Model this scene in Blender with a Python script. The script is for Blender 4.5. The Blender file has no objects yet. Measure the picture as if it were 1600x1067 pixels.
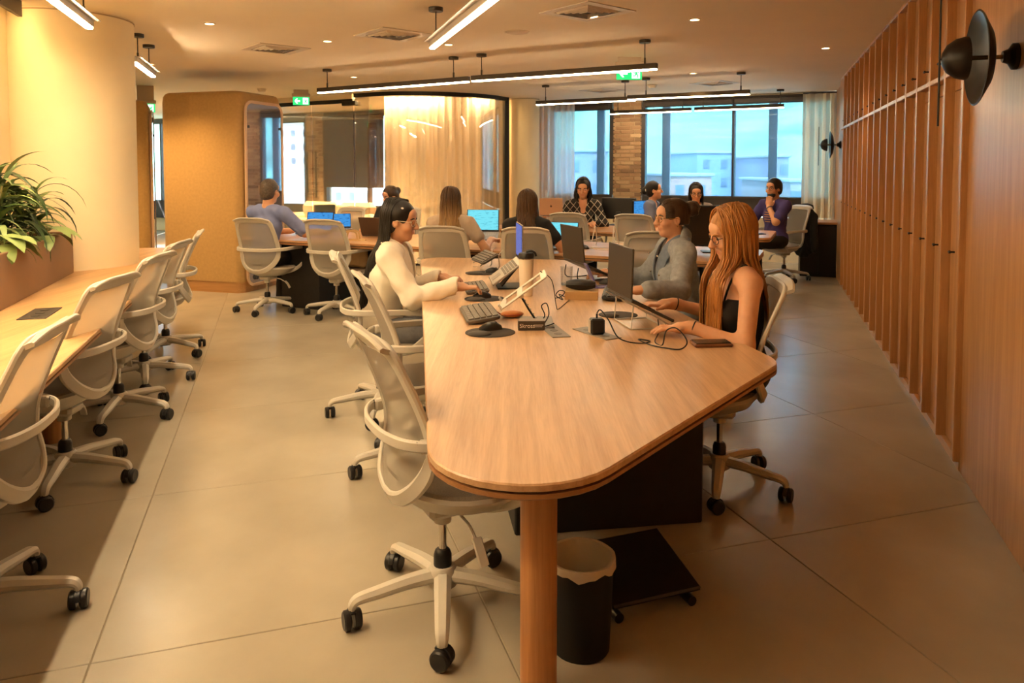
import bpy, bmesh, math, random
import numpy as np
from mathutils import Vector, Matrix
S = bpy.context.scene
COL = S.collection
PI = math.pi
R = math.radians
random.seed(7)
# ------------------------------------------------------------------ camera
cd = bpy.data.cameras.new('camera')
cam = bpy.data.objects.new('camera', cd)
COL.objects.link(cam)
cam.location = (0, 0, 1.5)
cam.rotation_euler = (R(90 - 2.7), 0, 0)
cd.sensor_width = 36.0
cd.lens = 36.0 * 1150 / 1600
cd.shift_y = -(533.5 - 315.2) / 1600
cd.clip_start = 0.05
cd.clip_end = 600
S.camera = cam
# ------------------------------------------------------------------ sky, sun, exposure
S.view_settings.view_transform = 'Standard'
S.view_settings.look = 'None'
S.view_settings.gamma = 1
S.view_settings.use_curve_mapping = False
S.view_settings.exposure = 1.62
WARM = (1.0, 0.60, 0.235)
world = bpy.data.worlds.new('world')
S.world = world
world.use_nodes = True
wn = world.node_tree
wn.nodes.clear()
wo = wn.nodes.new('ShaderNodeOutputWorld')
wb = wn.nodes.new('ShaderNodeBackground')
sk = wn.nodes.new('ShaderNodeTexSky')
sk.sky_type = 'NISHITA'
sk.sun_disc = False
sk.sun_elevation = R(48)
sk.sun_rotation = R(200)
wm = wn.nodes.new('ShaderNodeMix')
wm.data_type = 'RGBA'
wm.inputs['Factor'].default_value = 0.45
wm.inputs[7].default_value = (7.0, 9.5, 12.0, 1)
wn.links.new(sk.outputs[0], wm.inputs[6])
wn.links.new(wm.outputs[2], wb.inputs[0])
wb.inputs[1].default_value = 0.75
wn.links.new(wb.outputs[0], wo.inputs[0])
sl = bpy.data.lights.new('sun', 'SUN')
sl.energy = 13
sl.color = (0.85, 0.95, 1.0)
sl.angle = R(0.6)
so = bpy.data.objects.new('sun', sl)
COL.objects.link(so)
so.rotation_euler = (R(42), 0, R(-20))
S.cycles.max_bounces = 10
S.cycles.diffuse_bounces = 4
S.cycles.glossy_bounces = 4
S.cycles.transparent_max_bounces = 16
S.cycles.caustics_reflective = False
S.cycles.caustics_refractive = False
S.cycles.sample_clamp_indirect = 6

# ------------------------------------------------------------------ materials
MATS = {}
def mat(name, col=(.5, .5, .5), rough=.5, metal=0., var=0., vscale=8., vstretch=(1, 1, 1), bump=0., bscale=60., alpha=1., emit=None, estr=0., trans=0., coat=0., spec=.5, sheen=0., attr=None, ior=1.45, sss=0., detail=6):
    if name in MATS: return MATS[name]
    m = bpy.data.materials.new(name)
    m.use_nodes = True
    nt = m.node_tree
    b = nt.nodes['Principled BSDF']
    b.inputs['Base Color'].default_value = (*col, 1)
    b.inputs['Roughness'].default_value = rough
    b.inputs['Metallic'].default_value = metal
    b.inputs['Alpha'].default_value = alpha
    b.inputs['Transmission Weight'].default_value = trans
    b.inputs['Coat Weight'].default_value = coat
    b.inputs['Specular IOR Level'].default_value = spec
    b.inputs['Sheen Weight'].default_value = sheen
    b.inputs['IOR'].default_value = ior
    if sss:
        b.inputs['Subsurface Weight'].default_value = sss
        b.inputs['Subsurface Radius'].default_value = (.02, .008, .004)
        b.inputs['Subsurface Scale'].default_value = .4
    if emit:
        b.inputs['Emission Color'].default_value = (*emit, 1)
        b.inputs['Emission Strength'].default_value = estr
    src = None
    if var or bump:
        tc = nt.nodes.new('ShaderNodeTexCoord')
        mp = nt.nodes.new('ShaderNodeMapping')
        mp.inputs['Scale'].default_value = vstretch
        nt.links.new(tc.outputs['Object'], mp.inputs[0])
    if var:
        n = nt.nodes.new('ShaderNodeTexNoise')
        n.inputs['Scale'].default_value = vscale
        n.inputs['Detail'].default_value = detail
        nt.links.new(mp.outputs[0], n.inputs['Vector'])
        r = nt.nodes.new('ShaderNodeValToRGB')
        r.color_ramp.elements[0].position = .3
        r.color_ramp.elements[1].position = .7
        r.color_ramp.elements[0].color = (*[max(0, c * (1 - var)) for c in col], 1)
        r.color_ramp.elements[1].color = (*[min(1, c * (1 + var)) for c in col], 1)
        nt.links.new(n.outputs['Fac'], r.inputs[0])
        src = r.outputs[0]
    if attr:
        a = nt.nodes.new('ShaderNodeAttribute')
        a.attribute_name = attr
        if src:
            mx = nt.nodes.new('ShaderNodeMix')
            mx.data_type = 'RGBA'
            mx.blend_type = 'MULTIPLY'
            mx.inputs['Factor'].default_value = 1
            nt.links.new(src, mx.inputs[6])
            nt.links.new(a.outputs['Color'], mx.inputs[7])
            src = mx.outputs[2]
        else:
            src = a.outputs['Color']
    if src: nt.links.new(src, b.inputs['Base Color'])
    if bump:
        n2 = nt.nodes.new('ShaderNodeTexNoise')
        n2.inputs['Scale'].default_value = bscale
        n2.inputs['Detail'].default_value = 4
        nt.links.new(mp.outputs[0], n2.inputs['Vector'])
        bp = nt.nodes.new('ShaderNodeBump')
        bp.inputs['Strength'].default_value = bump
        bp.inputs['Distance'].default_value = .004
        nt.links.new(n2.outputs['Fac'], bp.inputs['Height'])
        nt.links.new(bp.outputs[0], b.inputs['Normal'])
    MATS[name] = m
    return m

def wood(name, c1, c2, rot=0., scale=1., rough=.42, axis='X', bump=.08, coat=0.):
    """long wood grain along one object axis"""
    m = bpy.data.materials.new(name)
    m.use_nodes = True
    nt = m.node_tree
    b = nt.nodes['Principled BSDF']
    b.inputs['Roughness'].default_value = rough
    b.inputs['Coat Weight'].default_value = coat
    tc = nt.nodes.new('ShaderNodeTexCoord')
    mr = nt.nodes.new('ShaderNodeMapping')
    mr.inputs['Rotation'].default_value = (0, 0, rot)
    nt.links.new(tc.outputs['Object'], mr.inputs[0])
    mp = nt.nodes.new('ShaderNodeMapping')
    k = {'X': (.7, 14, 14), 'Y': (14, .7, 14), 'Z': (14, 14, .7)}[axis]
    mp.inputs['Scale'].default_value = [q * scale for q in k]
    nt.links.new(mr.outputs[0], mp.inputs[0])
    n = nt.nodes.new('ShaderNodeTexNoise')
    n.inputs['Scale'].default_value = 1.6
    n.inputs['Detail'].default_value = 7
    n.inputs['Roughness'].default_value = .62
    n.inputs['Distortion'].default_value = .55
    nt.links.new(mp.outputs[0], n.inputs['Vector'])
    mp2 = nt.nodes.new('ShaderNodeMapping')
    mp2.inputs['Scale'].default_value = [q * scale * 5 for q in k]
    nt.links.new(mr.outputs[0], mp2.inputs[0])
    n2 = nt.nodes.new('ShaderNodeTexNoise')
    n2.inputs['Scale'].default_value = 2
    n2.inputs['Detail'].default_value = 3
    nt.links.new(mp2.outputs[0], n2.inputs['Vector'])
    ad = nt.nodes.new('ShaderNodeMath')
    ad.operation = 'MULTIPLY_ADD'
    ad.inputs[1].default_value = .35
    nt.links.new(n2.outputs['Fac'], ad.inputs[0])
    nt.links.new(n.outputs['Fac'], ad.inputs[2])
    r = nt.nodes.new('ShaderNodeValToRGB')
    r.color_ramp.elements[0].position = .48
    r.color_ramp.elements[1].position = .86
    r.color_ramp.elements[0].color = (*c1, 1)
    r.color_ramp.elements[1].color = (*c2, 1)
    nt.links.new(ad.outputs[0], r.inputs[0])
    nt.links.new(r.outputs[0], b.inputs['Base Color'])
    if bump:
        bp = nt.nodes.new('ShaderNodeBump')
        bp.inputs['Strength'].default_value = bump
        bp.inputs['Distance'].default_value = .002
        nt.links.new(ad.outputs[0], bp.inputs['Height'])
        nt.links.new(bp.outputs[0], b.inputs['Normal'])
    MATS[name] = m
    return m

def sheer(name, col, opacity, transl=.5, stripes=0.):
    """thin woven sheet: part see-through, part diffuse and translucent"""
    m = bpy.data.materials.new(name)
    m.use_nodes = True
    nt = m.node_tree
    nt.nodes.clear()
    o = nt.nodes.new('ShaderNodeOutputMaterial')
    d = nt.nodes.new('ShaderNodeBsdfDiffuse')
    t = nt.nodes.new('ShaderNodeBsdfTranslucent')
    tr = nt.nodes.new('ShaderNodeBsdfTransparent')
    d.inputs[0].default_value = (*col, 1)
    t.inputs[0].default_value = (*col, 1)
    m1 = nt.nodes.new('ShaderNodeMixShader')
    m1.inputs[0].default_value = transl
    m2 = nt.nodes.new('ShaderNodeMixShader')
    m2.inputs[0].default_value = opacity
    nt.links.new(d.outputs[0], m1.inputs[1])
    nt.links.new(t.outputs[0], m1.inputs[2])
    nt.links.new(tr.outputs[0], m2.inputs[1])
    nt.links.new(m1.outputs[0], m2.inputs[2])
    nt.links.new(m2.outputs[0], o.inputs[0])
    MATS[name] = m
    return m

def clearglass(name, tint=(.96, .98, .98), refl=.1, gain=.6):
    m = bpy.data.materials.new(name)
    m.use_nodes = True
    nt = m.node_tree
    nt.nodes.clear()
    o = nt.nodes.new('ShaderNodeOutputMaterial')
    tr = nt.nodes.new('ShaderNodeBsdfTransparent')
    tr.inputs[0].default_value = (*tint, 1)
    g = nt.nodes.new('ShaderNodeBsdfGlossy')
    g.inputs['Roughness'].default_value = .02
    fr = nt.nodes.new('ShaderNodeLayerWeight')
    fr.inputs[0].default_value = .35
    mu = nt.nodes.new('ShaderNodeMath')
    mu.operation = 'MULTIPLY_ADD'
    mu.inputs[1].default_value = gain
    mu.inputs[2].default_value = refl * .5
    nt.links.new(fr.outputs['Fresnel'], mu.inputs[0])
    mx = nt.nodes.new('ShaderNodeMixShader')
    nt.links.new(mu.outputs[0], mx.inputs[0])
    nt.links.new(tr.outputs[0], mx.inputs[1])
    nt.links.new(g.outputs[0], mx.inputs[2])
    nt.links.new(mx.outputs[0], o.inputs[0])
    MATS[name] = m
    return m

def emission(name, col, st):
    m = bpy.data.materials.new(name)
    m.use_nodes = True
    nt = m.node_tree
    nt.nodes.clear()
    o = nt.nodes.new('ShaderNodeOutputMaterial')
    e = nt.nodes.new('ShaderNodeEmission')
    e.inputs[0].default_value = (*col, 1)
    e.inputs[1].default_value = st
    nt.links.new(e.outputs[0], o.inputs[0])
    MATS[name] = m
    return m

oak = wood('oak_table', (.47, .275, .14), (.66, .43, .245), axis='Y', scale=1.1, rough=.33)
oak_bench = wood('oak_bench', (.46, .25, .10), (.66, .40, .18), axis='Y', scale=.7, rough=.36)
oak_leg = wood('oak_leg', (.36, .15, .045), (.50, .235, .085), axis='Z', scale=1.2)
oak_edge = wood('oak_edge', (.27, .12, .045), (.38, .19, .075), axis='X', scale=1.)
locker_wood = wood('locker_wood', (.40, .19, .07), (.56, .30, .125), axis='Z', scale=1.0, rough=.36)
far_wood = wood('far_table_wood', (.40, .20, .09), (.56, .31, .15), axis='X', scale=.8, rough=.3)
plaster = mat('cream_plaster', (.80, .68, .46), .8, var=.03, vscale=3, bump=.06, bscale=180)
ceil_m = mat('ceiling_paint', (.80, .69, .53), .9, var=.02, vscale=2)
tile_m = mat('stone_tile', (.375, .328, .255), .25, var=.12, vscale=1.7, bump=.05, bscale=40, detail=9)
grout_m = mat('grout', (.27, .225, .155), .9)
plastic = mat('chair_plastic', (.56, .525, .455), .42)
plastic2 = mat('chair_plastic_base', (.54, .505, .435), .4)
meshfab = sheer('chair_mesh', (.40, .365, .31), .76, .25)
seatfab = mat('seat_mesh', (.30, .26, .21), .85, var=.12, vscale=220, bump=.3, bscale=500)
blackp = mat('black_plastic', (.012, .012, .013), .38)
blackm = mat('black_metal', (.016, .014, .012), .45, metal=.2)
blackw = mat('black_wood', (.012, .010, .009), .5, var=.2, vscale=20)
chrome = mat('chrome', (.6, .58, .55), .18, metal=1.)
darkglass = clearglass('clear_glass')
winglass = clearglass('window_glass', (.70, .92, 1.), .06)
lampm = emission('lamp_diffuser', (1.0, .75, .45), 21)
lampmain = emission('lamp_diffuser_main', (1.0, .75, .45), 14)
lampbench = emission('lamp_diffuser_bench', (1.0, .755, .455), 68)
lampbody = mat('lamp_body', (.06, .045, .03), .45, metal=.3)
lampgrey = mat('lamp_body_grey', (.45, .40, .36), .4, metal=.1)

# ------------------------------------------------------------------ mesh helpers
class MB:
    def __init__(s): s.v = []; s.f = []
    def add(s, vs, fs):
        o = len(s.v)
        s.v += [tuple(v) for v in vs]
        s.f += [tuple(i + o for i in f) for f in fs]
        return s
    def box(s, c, d, rz=0., bev=0., M=None):
        hx, hy, hz = [q / 2 for q in d]
        b = min(bev, hx * .95, hy * .95, hz * .95)
        vs = []; fs = []
        if b <= 0:
            vs = [(x, y, z) for x in (-hx, hx) for y in (-hy, hy) for z in (-hz, hz)]
            fs = [(0, 1, 3, 2), (4, 6, 7, 5), (0, 4, 5, 1), (2, 3, 7, 6), (0, 2, 6, 4), (1, 5, 7, 3)]
        else:
            idx = {}
            for sx in (-1, 1):
                for sy in (-1, 1):
                    for sz in (-1, 1):
                        for a in range(3):
                            p = [sx * (hx - b), sy * (hy - b), sz * (hz - b)]
                            p[a] = (sx * hx, sy * hy, sz * hz)[a]
                            idx[(sx, sy, sz, a)] = len(vs); vs.append(tuple(p))
            for a in range(3):
                u, w = [(1, 2), (2, 0), (0, 1)][a]
                for sg in (-1, 1):
                    q = []
                    for (pu, pw) in ((-1, -1), (1, -1), (1, 1), (-1, 1)):
                        k = [0, 0, 0]; k[a] = sg; k[u] = pu; k[w] = pw
                        q.append(idx[(*k, a)])
                    fs.append(tuple(q) if sg > 0 else tuple(q[::-1]))
            for a in range(3):
                u, w = [(1, 2), (2, 0), (0, 1)][a]
                for su in (-1, 1):
                    for sw in (-1, 1):
                        k1 = [0, 0, 0]; k2 = [0, 0, 0]
                        k1[a] = -1; k2[a] = 1
                        for k in (k1, k2): k[u] = su; k[w] = sw
                        q = (idx[(*k1, u)], idx[(*k2, u)], idx[(*k2, w)], idx[(*k1, w)])
                        fs.append(q if su * sw > 0 else q[::-1])
            for sx in (-1, 1):
                for sy in (-1, 1):
                    for sz in (-1, 1):
                        q = tuple(idx[(sx, sy, sz, a)] for a in range(3))
                        fs.append(q if sx * sy * sz > 0 else q[::-1])
        mm = (M or Matrix.Identity(4)) @ Matrix.Translation(c) @ Matrix.Rotation(rz, 4, 'Z')
        return s.add([mm @ Vector(v) for v in vs], fs)
    def tube(s, pts, r, n=8, caps=True, M=None, flat=None):
        pts = [Vector(p) for p in pts]
        m = len(pts)
        rs = r if isinstance(r, (list, tuple)) else [r] * m
        rings = []
        ref = None
        for i in range(m):
            t = (pts[min(i + 1, m - 1)] - pts[max(i - 1, 0)])
            t = t.normalized() if t.length > 1e-9 else Vector((0, 0, 1))
            if ref is None:
                ref = Vector((0, 0, 1)) if abs(t.z) < .9 else Vector((1, 0, 0))
            a = (ref - t * ref.dot(t))
            a = a.normalized() if a.length > 1e-6 else t.orthogonal().normalized()
            b = t.cross(a)
            ref = a
            ring = []
            for k in range(n):
                w = 2 * PI * k / n
                ca, cb = math.cos(w), math.sin(w)
                if flat: ca *= flat
                ring.append(pts[i] + (a * ca + b * cb) * rs[i])
            rings.append(ring)
        return s.loft(rings, caps, M)
    def loft(s, rings, caps=True, M=None, closed=False):
        n = len(rings[0]); m = len(rings)
        vs = [v for r_ in rings for v in r_]
        if M: vs = [M @ Vector(v) for v in vs]
        fs = []
        for i in range(m if closed else m - 1):
            j = (i + 1) % m
            for k in range(n):
                l = (k + 1) % n
                fs.append((i * n + k, i * n + l, j * n + l, j * n + k))
        if caps and not closed:
            fs.append(tuple(range(n))[::-1])
            fs.append(tuple((m - 1) * n + k for k in range(n)))
        return s.add(vs, fs)
    def lathe(s, prof, n=24, c=(0, 0, 0), M=None, caps=True):
        rings = [[(c[0] + r * math.cos(2 * PI * k / n), c[1] + r * math.sin(2 * PI * k / n), c[2] + z) for k in range(n)] for r, z in prof]
        return s.loft(rings, caps, M)
    def prism(s, poly, z0, z1, M=None):
        n = len(poly)
        return s.loft([[(x, y, z0) for x, y in poly], [(x, y, z1) for x, y in poly]], True, M)
    def ribbon(s, pts, nrm, w, t, closed=False, ch=.35):
        pts = [Vector(p) for p in pts]; m = len(pts)
        rings = []
        for i in range(m):
            if closed: tg = pts[(i + 1) % m] - pts[(i - 1) % m]
            else: tg = pts[min(i + 1, m - 1)] - pts[max(i - 1, 0)]
            tg.normalize()
            nn = Vector(nrm[i] if isinstance(nrm, list) else nrm)
            nn = (nn - tg * nn.dot(tg)).normalized()
            bb = tg.cross(nn)
            ww = (w[i] if isinstance(w, list) else w) / 2
            tt = (t[i] if isinstance(t, list) else t) / 2
            c = min(ww, tt) * ch * 2
            c = min(c, ww * .95, tt * .95)
            q = [(ww, tt - c), (ww - c, tt), (-ww + c, tt), (-ww, tt - c), (-ww, -tt + c), (-ww + c, -tt), (ww - c, -tt), (ww, -tt + c)]
            rings.append([pts[i] + bb * x + nn * y for x, y in q])
        return s.loft(rings, True, None, closed)
    def ball(s, c, r, n=12, m=8, M=None):
        rr = r if isinstance(r, (list, tuple)) else (r, r, r)
        rings = []
        for i in range(m + 1):
            a = -PI / 2 + PI * i / m
            q = max(math.cos(a), .02)
            rings.append([(c[0] + rr[0] * q * math.cos(2 * PI * k / n), c[1] + rr[1] * q * math.sin(2 * PI * k / n), c[2] + rr[2] * math.sin(a)) for k in range(n)])
        return s.loft(rings, True, M)
    def mesh(s, name, ang=35, smooth=True):
        me = bpy.data.meshes.new(name)
        me.from_pydata(s.v, [], s.f)
        if smooth:
            me.shade_smooth()
            me.set_sharp_from_angle(angle=R(ang))
        me.validate()
        me.update()
        return me

def spl(pts, n=6, closed=False):
    """Catmull-Rom through the points"""
    P = [Vector(p) for p in pts]; m = len(P); out = []
    for i in range(m if closed else m - 1):
        if closed: a, b, c, d = P[(i - 1) % m], P[i], P[(i + 1) % m], P[(i + 2) % m]
        else: a, b, c, d = P[max(i - 1, 0)], P[i], P[i + 1], P[min(i + 2, m - 1)]
        for k in range(n):
            t = k / n
            out.append(.5 * ((2 * b) + (c - a) * t + (2 * a - 5 * b + 4 * c - d) * t * t + (3 * b - a - 3 * c + d) * t ** 3))
    if not closed: out.append(P[-1].copy())
    return out
def rpoly(pts, rad, seg=8):
    """polygon with rounded corners"""
    out = []; m = len(pts)
    for i in range(m):
        p = Vector(pts[i]); a = Vector(pts[i - 1]); b = Vector(pts[(i + 1) % m])
        r = rad[i] if isinstance(rad, (list, tuple)) else rad
        u = (a - p).normalized(); w = (b - p).normalized()
        th = math.acos(max(-1, min(1, u.dot(w))))
        if r <= 0: out.append((p.x, p.y)); continue
        L = min(r / math.tan(th / 2), (a - p).length * .49, (b - p).length * .49)
        r = L * math.tan(th / 2)
        c = p + (u + w).normalized() * (r / math.sin(th / 2))
        s0 = p + u * L - c; s1 = p + w * L - c
        a0 = math.atan2(s0.y, s0.x); a1 = math.atan2(s1.y, s1.x)
        d = (a1 - a0 + PI) % (2 * PI) - PI
        for k in range(seg + 1):
            q = a0 + d * k / seg
            out.append((c.x + r * math.cos(q), c.y + r * math.sin(q)))
    return out
def inset(poly, d):
    m = len(poly); c = Vector((0, 0)); out = []
    for i in range(m):
        p = Vector(poly[i]); a = Vector(poly[i - 1]); b = Vector(poly[(i + 1) % m])
        t = (b - a).normalized()
        n = Vector((-t.y, t.x))
        out.append(tuple(p + n * d))
    return out

def obj(name, me, m=None, parent=None, loc=(0, 0, 0), rz=0., kind=None):
    if isinstance(me, MB): me = me.mesh(name)
    o = bpy.data.objects.new(name, me)
    COL.objects.link(o)
    if m is not None and not me.materials:
        for q in (m if isinstance(m, (list, tuple)) else [m]): me.materials.append(q)
    o.location = loc
    o.rotation_euler = (0, 0, rz)
    if parent: o.parent = parent
    if kind: o['kind'] = kind
    return o
def thing(name, label, cat, loc=(0, 0, 0), rz=0., group=None):
    o = bpy.data.objects.new(name, None)
    COL.objects.link(o)
    o.empty_display_size = .1
    o.location = loc
    o.rotation_euler = (0, 0, rz)
    return tag(o, label, cat, group)
def tag(o, label, cat, group=None):
    o['label'] = label; o['category'] = cat
    if group: o['group'] = group
    return o
def copytree(o, parent=None):
    c = o.copy(); COL.objects.link(c); c.parent = parent
    for ch in o.children: copytree(ch, c)
    return c
NX, NY = .952, .306
def nd(n, d): return (n * NX - d * NY, n * NY + d * NX)
TA = math.atan2(.952, -.306) - PI / 2       # heading of the tile grid
CEIL = 2.64
# ------------------------------------------------------------------ the setting
RW = Vector((1.895, 2.656)); RD = Vector((.3251, .9457)); RA = math.atan2(.9457, .3251)
W0 = Vector((4.95, 11.1)); WD = Vector((-.9015, .4328)); WA = math.atan2(.4328, -.9015)
def wpt(s, o=0.):
    """point on the window wall, s metres from its right end, o metres into the room"""
    p = W0 + WD * s + Vector((-.4328, -.9015)) * o
    return (p.x, p.y)
poly = [(1.30, -2.2), (1.23, 0), (1.895 + .3251 * 8.9 + .24, 2.656 + .9457 * 8.9 - .08), (5.28, 11.06), wpt(16, -.12), (-7.6, 8.2), (-6.2, 6.6), nd(-1.82, 6.6), nd(-1.82, -.9)]
def inside(p, P):
    x, y = p; r = False
    for i in range(len(P)):
        (x1, y1), (x2, y2) = P[i], P[i - 1]
        if (y1 > y) != (y2 > y) and x < (x2 - x1) * (y - y1) / (y2 - y1) + x1: r = not r
    return r
floor = obj('floor', MB().prism(poly, -.25, -.004), grout_m, kind='structure')
tilemesh = MB().box((0, 0, 0), (1.214, 1.194, .02), bev=.002).mesh('tile')
tilemesh.materials.append(tile_m)
for i in range(-6, 10):
    for j in range(-3, 18):
        n = -.555 + 1.2175 * (i + .5); d = 2.445 + 1.197 * (j + .5)
        x, y = nd(n, d)
        if y < -1.2 or y > 14.5: continue
        if any(inside((x + NX * a * .5 - NY * b * .5, y + NY * a * .5 + NX * b * .5), poly) for a in (-1, 0, 1) for b in (-1, 0, 1)):
            t = obj('tile', tilemesh, None, floor, (x, y, -.01), TA)
            t.rotation_euler = (0, 0, TA + random.choice((0, PI)))
obj('ceiling', MB().prism(poly, CEIL, CEIL + .2), ceil_m, kind='structure')

def wallseg(name, a, b, z0, z1, th, m, parent=None, kind='structure', off=0.):
    a = Vector(a); b = Vector(b); t = (b - a); L = t.length; t.normalize()
    n = Vector((-t.y, t.x))
    c = (a + b) / 2 + n * (off + th / 2)
    return obj(name, MB().box((0, 0, 0), (L, th, z1 - z0)), m, parent, (c.x, c.y, (z0 + z1) / 2), math.atan2(t.y, t.x), kind)
wallseg('wall_back', nd(-1.82, -.9), (1.05, -2.2), -.05, CEIL + .05, -.12, mat('low_bounce_dark', (.06, .04, .028), .7))  # unseen walls made dark to cut bounced light near the camera
wallseg('wall_side', (1.05, -2.2), (.98, 0), -.05, CEIL + .05, -.12, MATS['low_bounce_dark'])
wallseg('wall_left', nd(-1.82, -.9), nd(-1.82, 6.6), -.05, CEIL + .05, .12, plaster)
wallseg('wall_left_return', nd(-1.82, 6.6), (-6.2, 6.6), -.05, CEIL + .05, .12, plaster)
wallseg('wall_left_far', (-6.2, 6.6), (-7.6, 8.2), -.05, CEIL + .05, .12, plaster)
wallseg('wall_far_end', (-7.6, 8.2), wpt(16), -.05, CEIL + .05, .12, plaster)
# right wall: plain oak panelling near the camera, lockers, end panel
wr = wallseg('wall_right', tuple(RW - RD * 2.83), tuple(RW + RD * 8.9), -.05, CEIL + .05, -.15, locker_wood, off=-.06)
E0 = RW + RD * .965
pan = wallseg('wall_right_panel', tuple(RW - RD * 2.83), tuple(E0), 0, CEIL, -.07, locker_wood, off=.0)
wallseg('wall_right_end_panel', tuple(RW + RD * 7.16), tuple(RW + RD * 7.62), 0, CEIL, -.07, locker_wood, off=.0)
wallseg('baseboard_right', tuple(E0), tuple(RW + RD * 7.16), 0, .045, -.075, mat('base_oak', (.52, .30, .14), .4), off=.004)

# window wall: brick pier, dark frames, panes, screens
brick_m = [mat('brick_a', (.42, .27, .155), .9, var=.18, vscale=25, bump=.5, bscale=60),
           mat('brick_b', (.34, .205, .115), .9, var=.18, vscale=25, bump=.5, bscale=60),
           mat('brick_c', (.50, .345, .205), .9, var=.15, vscale=25, bump=.5, bscale=60),
           mat('brick_d', (.25, .155, .09), .9, var=.18, vscale=25, bump=.5, bscale=60)]
mortar = mat('mortar', (.50, .37, .23), .95, bump=.3, bscale=120)
frame_m = mat('window_frame_dark', (.050, .040, .036), .5)
def wbox(mb, s0, s1, z0, z1, o0, o1, bev=0.):
    c = (Vector(wpt((s0 + s1) / 2, (o0 + o1) / 2)))
    return mb.box((c.x, c.y, (z0 + z1) / 2), (abs(s1 - s0), abs(o1 - o0), z1 - z0), WA, bev)
wl = MB()
wbox(wl, -.2, 16, -.05, .70, -.25, -.05)
wbox(wl, -.2, 16, 2.60, CEIL + .05, -.25, -.05)
wbox(wl, -.4, .12, -.05, CEIL + .05, -.25, -.05)
wbox(wl, 4.75, 8.2, .6, CEIL, -.25, -.05)
wbox(wl, 12.2, 13.6, .6, CEIL, -.25, -.05)
wallw = obj('wall_window', wl, plaster, kind='structure')
bmesh_cache = []
for k in range(4):
    me = MB().box((0, 0, 0), (1, 1, 1), bev=.04).mesh('brick', smooth=False); me.materials.append(brick_m[k]); bmesh_cache.append(me)
def brickpier(name, s0, s1, o, z0, z1, rh, bl):
    mb = MB(); wbox(mb, s0 + .008, s1 - .008, z0, z1, -.25, o - .012)
    wl_ = obj(name, mb, mortar, kind='structure')
    z = z0; row = 0
    while z < z1 - .01:
        h = min(rh, z1 - z) - .012
        s = s0 - (bl * .5 if row % 2 else bl * .18)
        while s < s1:
            a = max(s, s0); b = min(s + bl - .012, s1)
            if b - a > .03:
                p = wpt((a + b) / 2, o - .05 + random.uniform(-.004, .005))
                br = obj('brick', random.choice(bmesh_cache), None, wl_, (p[0], p[1], z + h / 2), WA)
                br.scale = (b - a, .1, h)
            s += bl
        z += rh; row += 1
    return wl_
brickpier('wall_brick_pier', 3.07, 3.56, .02, .55, 2.60, .066, .245)
brickpier('wall_brick_pier_far', 9.84, 10.30, .02, .45, 2.60, .075, .26)
blind_m = sheer('roller_screen', (.16, .20, .25), .56, .55)
blind_dark = sheer('roller_screen_dark', (.07, .055, .06), .95, .35)
alu = mat('window_bar_mauve', (.75, .52, .48), .6)
def window(n, s0, s1, z0, z1, mull, bars, head=2.62, sill=.72, gl_=None):
    fr = MB()
    wbox(fr, s0, s1, z1, head, -.10, .02)
    wbox(fr, s0, s1, sill, z0, -.10, .02)
    wbox(fr, s0 - .04, s0 + .05, z0, z1, -.10, .012); wbox(fr, s1 - .05, s1 + .04, z0, z1, -.10, .012)
    for q in mull: wbox(fr, q - .025, q + .025, z0, z1, -.10, .02)
    o = obj('window_%d' % n, fr, frame_m, kind='structure')
    ed = [s0] + list(mull) + [s1]
    for a, b in zip(ed[:-1], ed[1:]):
        obj('pane', wbox(MB(), a + .025, b - .025, z0, z1, -.075, -.066), gl_ or winglass, o)
    for q in bars:
        obj('window_bar', wbox(MB(), q - .065, q + .065, z0 - .02, z1 + .02, -.17, -.10), alu, o)
    return o
w1 = window(1, .10, 3.05, 1.035, 2.51, [1.57], [.985, 2.68])
w2 = window(2, 3.58, 4.72, 1.03, 2.49, [], [3.83])
w3 = window(3, 8.25, 9.82, .55, 2.52, [], [8.75], gl_=darkglass)
w4 = window(4, 10.32, 12.2, .55, 2.44, [11.35], [], gl_=darkglass)
w5 = window(5, 13.6, 15.8, .3, 2.52, [14.7], [], gl_=darkglass)
def blind(name, label, s0, s1, z0, z1, m, o=.04):
    b = thing(name, label, 'blind')
    obj('screen', wbox(MB(), s0, s1, z0, z1, o, o + .004), m, b)
    obj('roller', wbox(MB(), s0 - .01, s1 + .01, z1 - .01, z1 + .09, o - .02, o + .06, .02), frame_m, b)
    obj('bottom_bar', wbox(MB(), s0, s1, z0 - .02, z0 + .01, o - .006, o + .01, .004), frame_m, b)
    return b
blind('roller_blind', 'pale see-through roller screen over the right half of the big window', .14, 1.56, 1.02, 2.50, blind_m)
blind('roller_blind', 'pale see-through roller screen over the left half of the big window', 1.58, 3.0, 1.02, 2.50, blind_m)
blind('roller_blind', 'pale see-through roller screen over the narrow window beside the brick pier', 3.62, 4.66, 1.02, 2.48, blind_m)
blind('roller_blind', 'dark roller screen lowered most of the way in the glass meeting room', 8.30, 9.80, 1.10, 2.46, blind_dark)
blind('roller_blind', 'grey roller screen half lowered behind the phone booth glass', 11.40, 12.15, 1.72, 2.40, sheer('roller_screen_mauve', (.07, .06, .085), .95, .5))

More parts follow.
